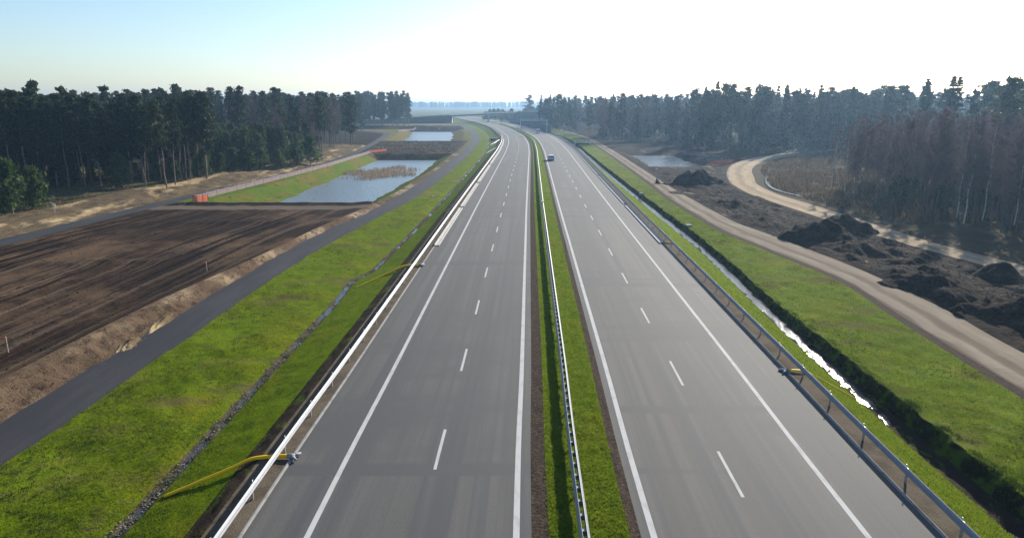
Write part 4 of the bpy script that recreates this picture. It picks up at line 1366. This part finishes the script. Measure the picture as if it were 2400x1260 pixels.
def pine(seed, h=20, base=0.45, nb=44, leaves=52, wmax=2.9, size=0.42, r=0.2):
    rng = np.random.default_rng(seed)
    g = TreeGeo()
    ax = trunk_line(g, h * 0.96, r, rng, rng.uniform(0, 0.05))
    for k in range(nb):
        t = (k + rng.uniform(0, 1)) / nb
        z = h * (base + (1 - base) * t ** 0.9)
        prof = math.sin(math.pi * min(1, 0.18 + 0.80 * t)) ** 0.7 * (1 - 0.25 * t)
        L = wmax * prof * rng.uniform(0.35, 1.1)
        a = rng.uniform(0, 6.28)
        c0 = ax(z)
        c1 = c0 + np.array([math.cos(a) * L, math.sin(a) * L, 0.25 * L + rng.normal(0, 0.2)])
        if L > 0.6:
            g.limb(c0, c1, 0.05, 0.015, 3)
        m = int(leaves * (0.5 + 0.8 * prof))
        R_ = 0.36 + 0.26 * L
        D = rng.normal(size=(m, 3)) * np.array([R_ * 0.62, R_ * 0.62, R_ * 0.30])
        f = rng.uniform(0.55 if k % 2 else 0.3, 1.05, m)[:, None]
        C = c0 + (c1 - c0) * f + D
        g.cv.append(tri_leaves(C, size, rng, 0.7))
    # a few dead stubs below the crown
    for k in range(7):
        z = h * rng.uniform(0.08, max(0.12, base))
        a = rng.uniform(0, 6.28)
        c0 = ax(z)
        g.limb(c0, c0 + np.array([math.cos(a), math.sin(a), rng.uniform(-0.3, 0.3)]) * rng.uniform(0.5, 1.5), 0.03, 0.01, 3)
    return g.done()


def spruce(seed, h=22, wmax=2.8, tiers=26, per=8, leaves=12, size=0.42, base=0.05, r=0.2):
    rng = np.random.default_rng(seed)
    g = TreeGeo()
    ax = trunk_line(g, h * 0.98, r, rng, 0.01, 4, 5, 0.05)
    for k in range(tiers * 2):
        t = (k + rng.uniform(0, 1)) / (tiers * 2)
        z = h * (base + (1 - base) * t)
        L0 = wmax * (1 - t) ** 0.75 * (0.75 + 0.25 * min(1, t * 6)) + 0.15
        for j in range(per // 2 + (1 if t < 0.85 else 0)):
            a = rng.uniform(0, 6.28)
            L = L0 * rng.uniform(0.6, 1.15)
            c0 = ax(z)
            f = rng.uniform(0.15, 1, leaves) ** 0.8
            dr = np.stack([math.cos(a) * L * f, math.sin(a) * L * f, -0.28 * L * f + 0.12 * L * f * f], -1)
            C = c0 + dr + rng.normal(size=(leaves, 3)) * np.array([0.18, 0.18, 0.14]) * (0.4 + L * 0.35)
            g.cv.append(tri_leaves(C, size, rng, 0.6))
    return g.done()


def bare(seed, h=15, nb=34, tw=26, wmax=2.0, r=0.11, base=0.35, tl=0.9, twd=0.028):
    rng = np.random.default_rng(seed)
    g = TreeGeo()
    ax = trunk_line(g, h * 0.97, r, rng, rng.uniform(0, 0.06), 6, 5, 0.12)
    for k in range(nb):
        t = rng.uniform(0, 1) ** 0.8
        z = h * (base + (0.97 - base) * t)
        L = wmax * (1 - 0.62 * t) * rng.uniform(0.5, 1.15)
        a = rng.uniform(0, 6.28)
        c0 = ax(z)
        up = rng.uniform(0.7, 1.5)
        c1 = c0 + np.array([math.cos(a) * L, math.sin(a) * L, up * L])
        g.limb(c0, c1, 0.035 * (1.1 - t), 0.01, 3)
        f = rng.uniform(0.2, 1.0, tw)[:, None]
        P = c0 + (c1 - c0) * f
        d = rng.normal(size=(tw, 3)) * np.array([0.6, 0.6, 0.35]) + np.array([math.cos(a) * 0.35, math.sin(a) * 0.35, 0.75])
        d /= np.linalg.norm(d, axis=1)[:, None]
        w = np.cross(d, rng.normal(size=(tw, 3)))
        w /= np.linalg.norm(w, axis=1)[:, None]
        ln = tl * rng.uniform(0.4, 1.3, tw)[:, None]
        V = np.stack([P - w * twd, P + w * twd, P + d * ln], 1)
        g.cv.append(V)
    return g.done()


def shrub(seed, h=6, wmax=2.4, n=1500, size=0.36):
    """young round pine, foliage to the ground"""
    rng = np.random.default_rng(seed)
    g = TreeGeo()
    ax = trunk_line(g, h * 0.9, 0.10, rng, 0.02, 4, 5, 0.08)
    nb = 46
    for k in range(nb):
        t = (k + rng.random()) / nb
        z = h * (0.06 + 0.92 * t)
        L = wmax * (1 - t ** 1.7) ** 0.7 * rng.uniform(0.55, 1.1)
        a = rng.uniform(0, 6.28)
        c0 = ax(z)
        c1 = c0 + np.array([math.cos(a) * L, math.sin(a) * L, 0.3 * L])
        m = n // nb
        C = c0 + (c1 - c0) * rng.uniform(0.3, 1.0, m)[:, None] + rng.normal(size=(m, 3)) * np.array([0.38, 0.38, 0.30]) * (0.5 + 0.25 * L)
        g.cv.append(tri_leaves(C, size, rng, 0.9))
        g.limb(c0, c1, 0.03, 0.01, 3)
    return g.done()


class Species:
    def __init__(self, geos, bark, leaf):
        self.geos = geos
        self.var = []
        for tv, tf, cv in geos:
            t = mesh_np('trunk', tv, tf, bark)
            c = mesh_np('crown', cv.reshape(-1, 3), np.arange(cv.shape[0] * 3).reshape(-1, 3), leaf)
            self.var.append((t.data, c.data))
            bpy.data.objects.remove(t)
            bpy.data.objects.remove(c)
        self.bark, self.leaf = bark, leaf
        self.heights = [max(tv[:, 2].max(), cv[..., 2].max()) for tv, tf, cv in geos]

    def plant(self, name, x, y, z, h, label, cat, group, k=None, wide=1.0):
        k = int(R.integers(len(self.var))) if k is None else k
        s = h / self.heights[k]
        e = empty(name, (x, y, z), label, cat, group, float(R.uniform(0, 6.28)))
        e.rotation_euler[0], e.rotation_euler[1] = R.normal(0, 0.02, 2)
        sw = s * wide
        for nm, me in zip(('trunk', 'crown'), self.var[k]):
            inst(nm, me, e, (0, 0, 0), 0, (sw, sw, s))
        return e

    def mass(self, name, pts, label, cat):
        """many trees joined into two meshes (leaf and bark share one object with two materials)"""
        Vs, Fs, mi, n = [], [], [], 0
        for x, y, z, h in pts:
            k = int(R.integers(len(self.geos)))
            tv, tf, cv = self.geos[k]
            s = h / self.heights[k]
            a = R.uniform(0, 6.28)
            ca, sa = math.cos(a) * s, math.sin(a) * s
            V = np.r_[tv, cv.reshape(-1, 3)]
            V = np.stack([V[:, 0] * ca - V[:, 1] * sa + x, V[:, 0] * sa + V[:, 1] * ca + y, V[:, 2] * s + z], -1)
            f2 = np.arange(cv.shape[0] * 3).reshape(-1, 3) + len(tv)
            Vs.append(V)
            Fs.append(np.r_[tf, f2] + n)
            mi.append(np.r_[np.zeros(len(tf), np.int32), np.ones(len(f2), np.int32)])
            n += len(V)
        o = mesh_np(name, np.concatenate(Vs), np.concatenate(Fs), self.bark)
        o.data.materials.append(self.leaf)
        o.data.polygons.foreach_set('material_index', np.concatenate(mi).astype(np.int32))
        return tag(o, label, cat, kind='stuff')


PINE = Species([pine(100 + k, 20, (0.16, 0.30, 0.22, 0.42, 0.26, 0.46, 0.20)[k], (56, 50, 54, 44, 52, 42, 56)[k], 54, R.uniform(2.4, 3.1)) for k in range(7)], M['pine_bark'], M['pine_needles'])
SPRUCE = Species([spruce(200 + k, 22, R.uniform(2.4, 3.1)) for k in range(4)], M['pine_bark'], M['spruce_needles'])
BARE = Species([bare(300 + k, 15, 40, 46, R.uniform(1.5, 2.1), 0.075, 0.25) for k in range(6)], M['bare_bark'], M['twigs'])
BIRCH = Species([bare(400 + k, 16, 34, 30, 1.9, 0.12, 0.4) for k in range(3)], M['birch_bark'], M['twigs'])
YOUNG = Species([shrub(500 + k) for k in range(4)], M['pine_bark'], M['young_needles'])
PINE_LO = Species([pine(600 + k, 20, 0.15, 30, 22, 3.0, 0.9) for k in range(3)], M['pine_bark'], M['pine_needles'])
BARE_LO = Species([bare(700 + k, 15, 20, 20, 2.2, 0.12, 0.3, 1.6, 0.055) for k in range(3)], M['bare_bark'], M['twigs'])


def spread(n, inside, x0, x1, y0, y1, dmin, tries=60, old=None):
    pts = list(old or [])
    start = len(pts)
    cell = {}
    for p in pts:
        cell.setdefault((int(p[0] // dmin), int(p[1] // dmin)), []).append(p)
    for _ in range(n * tries):
        if len(pts) - start >= n:
            break
        x, y = R.uniform(x0, x1), R.uniform(y0, y1)
        if not inside(x, y):
            continue
        c = (int(x // dmin), int(y // dmin))
        if any((x - q[0]) ** 2 + (y - q[1]) ** 2 < dmin * dmin for i in (-1, 0, 1) for j in (-1, 0, 1) for q in cell.get((c[0] + i, c[1] + j), ())):
            continue
        pts.append((x, y))
        cell.setdefault(c, []).append((x, y))
    return pts[start:]


def pixu(x, y):
    return 1200 + F * x / (y * math.cos(PITCH) + H * math.sin(PITCH)) if y > 1 else (-1e9 if x < 0 else 1e9)


# --- left: tall pines along the clearing
def front_l1(x):
    return 135 + (x + 105) * 0.62


P = spread(150, lambda x, y: front_l1(x) < y < front_l1(x) + 34 and pixu(x, y) < 485 and x < l2L(y) - 8, -140, -66, 120, 200, 2.3)
for x, y0 in P:
    h = R.uniform(16.5, 20.0)
    fr = y0 - front_l1(x) < 10
    PINE.plant('pine_tree', x, y0, -0.6, h, 'tall dark pine with bare trunk on the front edge of the left wood' if fr else 'tall dark pine standing inside the left wood',
               'pine tree', 'pines on the edge of the left wood' if fr else 'pines inside the left wood', int(R.choice([1, 3, 5])) if (x > -84 and fr) else None)
P = spread(46, lambda x, y: front_l1(x) + 3 < y < front_l1(x) + 26 and pixu(x, y) < 480 and x < l2L(y) - 10, -140, -68, 120, 195, 3.2)
for x, y0 in P:
    YOUNG.plant('young_pine', x, y0, -0.6, R.uniform(3, 7.5), 'small dark pine growing under the tall pines of the left wood', 'pine tree', 'young pines under the left wood')
# the young pines standing alone at the far left
YOUNG.plant('young_pine', -78.6, 106.5, -0.7, 9.3, 'young green pine with visible trunk, leftmost on the clearing', 'pine tree', None, 0, 0.75)
YOUNG.plant('young_pine', -80.5, 114.0, -0.7, 7.4, 'bushy young green pine beside the leftmost one on the clearing', 'pine tree', None, 1, 1.0)
YOUNG.plant('young_pine', -80.5, 141, -0.6, 7.5, 'small green pine in front of the tall dark pines', 'pine tree', None, 2, 0.9)
for k, (u, v, h, lab) in enumerate(((342, 440, 17.0, 'leaning pine with thin bare trunk, leftmost of the bare trunked pines at the wood corner'), (393, 446, 18.0, 'tall pine with long pale bare trunk standing farthest forward at the wood corner'),
                                    (412, 436, 17.5, 'pine with dark leaning trunk just right of the forward one'), (447, 424, 18.5, 'straight bare trunked pine in the middle of the wood corner'),
                                    (468, 420, 19.0, 'slim pine with pale trunk, second from the right end of the left wood'), (484, 417, 18.8, 'slim pine with pale trunk at the very right end of the left wood'))):
    p = G(u, v, -0.6)
    t = PINE.plant('pine_tree', p.x, p.y, -0.6, h, lab, 'pine tree', 'bare trunked pines at the corner of the left wood', 5 if k % 2 else 3, 0.85)
    t.rotation_euler[0] = (-0.10, 0.02, -0.07, 0.03, -0.03, 0.05)[k]
# --- left: round young pines and the belt behind them
for k, (u, v, h, lab) in enumerate(((520, 402, 5.0, 'small round pine bush against the tall pines'), (548, 404, 6.6, 'round pine bush, second from the tall pines'),
                                    (583, 402, 6.4, 'broad round pine bush in the middle of the front row'), (612, 398, 6.2, 'round pine bush beside the broad one'),
                                    (655, 394, 5.2, 'low dark pine bush at the end of the front row'), (700, 388, 6.6, 'pine bush on the front edge near the lane'),
                                    (728, 382, 8.4, 'tall pine bush nearest the asphalt lane'))):
    p = G(u, v, -0.7)
    YOUNG.plant('pine_bush', p.x, p.y, -0.7, h, lab, 'pine bush', 'round pine bushes in front of the left wood', k % 4, 1.15)
P = spread(70, lambda x, y: 505 < pixu(x, y) < 775 and x < l2L(y) - 9 and y > 188, -95, -62, 186, 236, 2.7)
for x, y0 in P:
    YOUNG.plant('young_pine', x, y0, -0.7, R.uniform(8.5, 12.0), 'slender young pine in the belt behind the round bushes', 'pine tree', 'young pines in the belt', None, 0.65)
P = spread(16, lambda x, y: 490 < pixu(x, y) < 800 and x < l2L(y) - 8, -100, -60, 196, 246, 4)
for x, y0 in P:
    BARE.plant('bare_tree', x, y0, -0.7, R.uniform(9, 14), 'thin bare tree rising out of the young pine belt', 'bare tree', 'bare trees in the young pine belt')
# --- left: tall wood behind
P3 = spread(95, lambda x, y: pixu(x, y) < 845 and x < l2L(y) - 5 and y > 222, -150, -62, 218, 340, 4.2)
for i, (x, y0) in enumerate(P3):
    if R.random() < 0.34:
        BARE.plant('bare_tree', x, y0, -0.8, R.uniform(16, 22), 'tall bare purplish tree in the wood behind the young pines', 'bare tree', 'bare trees in the rear left wood', None, 1.2)
    else:
        PINE.plant('pine_tree', x, y0, -0.8, R.uniform(19.5, 23.5), 'tall dark pine in the wood behind the young pines', 'pine tree', 'pines in the rear left wood')
pts = spread(560, lambda x, y: (pixu(x, y) < 470 and y > front_l1(min(x, -66)) + 34) or (pixu(x, y) < 850 and y > 330), -420, -75, 140, 560, 4.6)
PINE_LO.mass('pine_forest', [(x, y, -0.8, R.uniform(19, 23.5) + max(0, (y - 300)) * 0.008) for x, y in pts], 'dark pine forest filling the land behind the left wood', 'pine forest')
# --- left: far tall clump before the fields
P = spread(46, lambda x, y: 836 < pixu(x, y) < 958 and y < 610, -140, -80, 520, 605, 3.4)
for x, y0 in P:
    PINE.plant('pine_tree', x, y0, -1, R.uniform(23, 27.5), 'tall hazy pine in the far clump left of the open fields', 'pine tree', 'pines in the far left clump', None, 0.85)
PINE.plant('pine_tree', G(966, 293, -1).x, 540, -1, 19, 'lone slim pine standing apart at the end of the far clump', 'pine tree', None, 1, 0.4)

# --- right: birch and bare wood next to the sand road
def front_r1(y):
    return np.interp(y, [60, 80, 98, 120, 139, 160], [78, 68, 65, 60.5, 64, 80])


whites = ((2241, 512, 15.5, 'white birch trunk, left one of the close pair near the sand road'), (2258, 524, 16.2, 'leaning white birch, right one of the close pair near the sand road'),
          (2301, 520, 16.6, 'white birch leaning right of the close pair'), (1948, 446, 13.5, 'slim white birch, leftmost on the brown grass'), (2376, 528, 15.0, 'thin pale birch at the right picture edge'),
          (1979, 458, 13.0, 'pale slim birch behind the dark leaning trunk'))
for u, v, h, lab in whites:
    p = G(u, v, -0.9)
    BIRCH.plant('birch_tree', p.x, p.y, -0.9, h, lab, 'birch tree', 'white birches by the sand road')
P = spread(185, lambda x, y: front_r1(y) + 0.5 < x < front_r1(y) + 48 and pixu(x, y) > 1955, 60, 125, 82, 165, 1.8)
for x, y0 in P:
    BARE.plant('bare_tree', x, y0, -0.9, R.uniform(11.5, 17.4), 'bare purplish brown tree in the thicket right of the sand road', 'bare tree', 'bare trees in the right thicket')
pts = spread(190, lambda x, y: front_r1(y) + 4 < x < front_r1(y) + 48 and pixu(x, y) > 1975, 60, 125, 82, 165, 1.7)
BARE.mass('bare_thicket', [(x, y, -0.9, R.uniform(9, 16)) for x, y in pts], 'dense grey brown thicket of thin bare trees right of the sand road', 'thicket')
P = spread(14, lambda x, y: front_r1(y) + 8 < x < front_r1(y) + 30, 60, 115, 84, 140, 4)
for x, y0 in P:
    YOUNG.plant('young_pine', x, y0, -0.9, R.uniform(5, 10), 'dark young pine hidden among the bare trees of the right thicket', 'pine tree', 'young pines in the right thicket', None, 0.7)
# --- right: conifers behind
P = spread(95, lambda x, y: x > front_r1(y) + 32, 94, 180, 95, 205, 4.4)
for x, y0 in P:
    (SPRUCE if R.random() < 0.4 else PINE).plant('conifer_tree', x, y0, -0.9, R.uniform(21.5, 25.5) + max(0, 150 - y0) * 0.015, 'tall dark conifer behind the bare thicket on the right', 'conifer', 'conifers behind the right thicket', None, 1.15)
P = spread(110, lambda x, y: 1625 < pixu(x, y) < 2100 and y > 246 + max(0, 80 - x) * 0.3, 62, 170, 240, 330, 3.6)
for x, y0 in P:
    q = R.random()
    if q < 0.45:
        SPRUCE.plant('spruce_tree', x, y0, -0.9, R.uniform(19, 26), 'pointed dark spruce in the wood behind the right pond', 'spruce tree', 'spruces behind the right pond', None, 1.1)
    elif q < 0.8:
        PINE.plant('pine_tree', x, y0, -0.9, R.uniform(20, 25), 'tall pine in the wood behind the right pond', 'pine tree', 'pines behind the right pond', None, 1.1)
    else:
        BARE.plant('bare_tree', x, y0, -0.9, R.uniform(16, 22), 'tall bare tree in the wood behind the right pond', 'bare tree', 'bare trees behind the right pond', None, 1.2)
P = spread(26, lambda x, y: 1262 < pixu(x, y) < 1350 and x > A(y) + 25, 10, 60, 400, 560, 4.0)
for x, y0 in P:
    (PINE, SPRUCE, BARE)[int(R.integers(3))].plant('roadside_tree', x, y0, -0.9, R.uniform(17, 24), 'hazy tree behind the dark noise barrier in the far bend', 'tree', 'trees behind the noise barrier', None, 1.1)
P = spread(95, lambda x, y: 1290 < pixu(x, y) < 1650 and x > gR(y) + 6 and y > 318 - 0.5 * max(0, x - 60), 26, 125, 290, 430, 4.0)
for x, y0 in P:
    q = R.random()
    if q < 0.30:
        SPRUCE.plant('spruce_tree', x, y0, -0.9, R.uniform(15, 23), 'hazy pointed spruce in the thin wood right of the motorway bend', 'spruce tree', 'spruces right of the bend', None, 1.0)
    elif q < 0.6:
        PINE.plant('pine_tree', x, y0, -0.9, R.uniform(17, 23), 'hazy tall pine in the thin wood right of the motorway bend', 'pine tree', 'pines right of the bend', None, 1.0)
    else:
        BARE.plant('bare_tree', x, y0, -0.9, R.uniform(14, 21), 'hazy bare tree in the thin wood right of the motorway bend', 'bare tree', 'bare trees right of the bend', None, 1.25)
pts = spread(640, lambda x, y: pixu(x, y) > 1330 and x > 45 and (y > 335 or x > 128) and (y > 430 or x > 60), 45, 480, 120, 640, 4.6)
PINE_LO.mass('conifer_forest', [(x, y, -0.9, R.uniform(20.5, 24.0) + (1.0 if y < 300 else 0)) for x, y in pts], 'dark conifer forest filling the land behind the right wood', 'conifer forest')
pts = spread(200, lambda x, y: pixu(x, y) > 1300 and x > 35 and y > 300, 35, 330, 300, 600, 7.0)
BARE_LO.mass('bare_forest', [(x, y, -0.9, R.uniform(15, 22)) for x, y in pts], 'grey mass of bare trees among the conifers on the right', 'bare forest')
# shrubs at the feet of the right wood
pts = spread(150, lambda x, y: (front_r1(y) - 1 < x < front_r1(y) + 20 and y < 160) or (y > 246 and 1480 < pixu(x, y) < 1900), 58, 130, 84, 290, 2.2)
BARE_LO.mass('undergrowth', [(x, y, -0.9, R.uniform(2.0, 4.0)) for x, y in pts], 'brown leafless undergrowth at the foot of the right wood', 'undergrowth')
# --- far: pine by the bridge, low conifers and the treeline on the horizon
PINE.plant('pine_tree', 17, 700, -1, 26, 'broad hazy pine standing alone above the bridge end', 'pine tree', None, 3, 1.5)
for k in range(46):
    u = R.uniform(1140, 1295)
    d = R.uniform(700, 900)
    YOUNG.plant('distant_pine', (u - 1200) / F * d, d, -1, R.uniform(7, 12) + max(0, u - 1180) * 0.05, 'low dark hazy pine on the field behind the bridge', 'pine tree', 'low pines behind the bridge', None, 1.1)
pts = [(R.uniform(-620, 220), R.uniform(2350, 2650), -1, R.uniform(19, 25)) for _ in range(820)]
BARE_LO.mass('far_woods', [(x, y, z, h) for x, y, z, h in pts[:240]], 'pale bare woodland along the horizon', 'woodland')
PINE_LO.mass('far_woods', [(x, y, z, h) for x, y, z, h in pts[240:]], 'pale blue conifer woodland along the horizon', 'woodland')
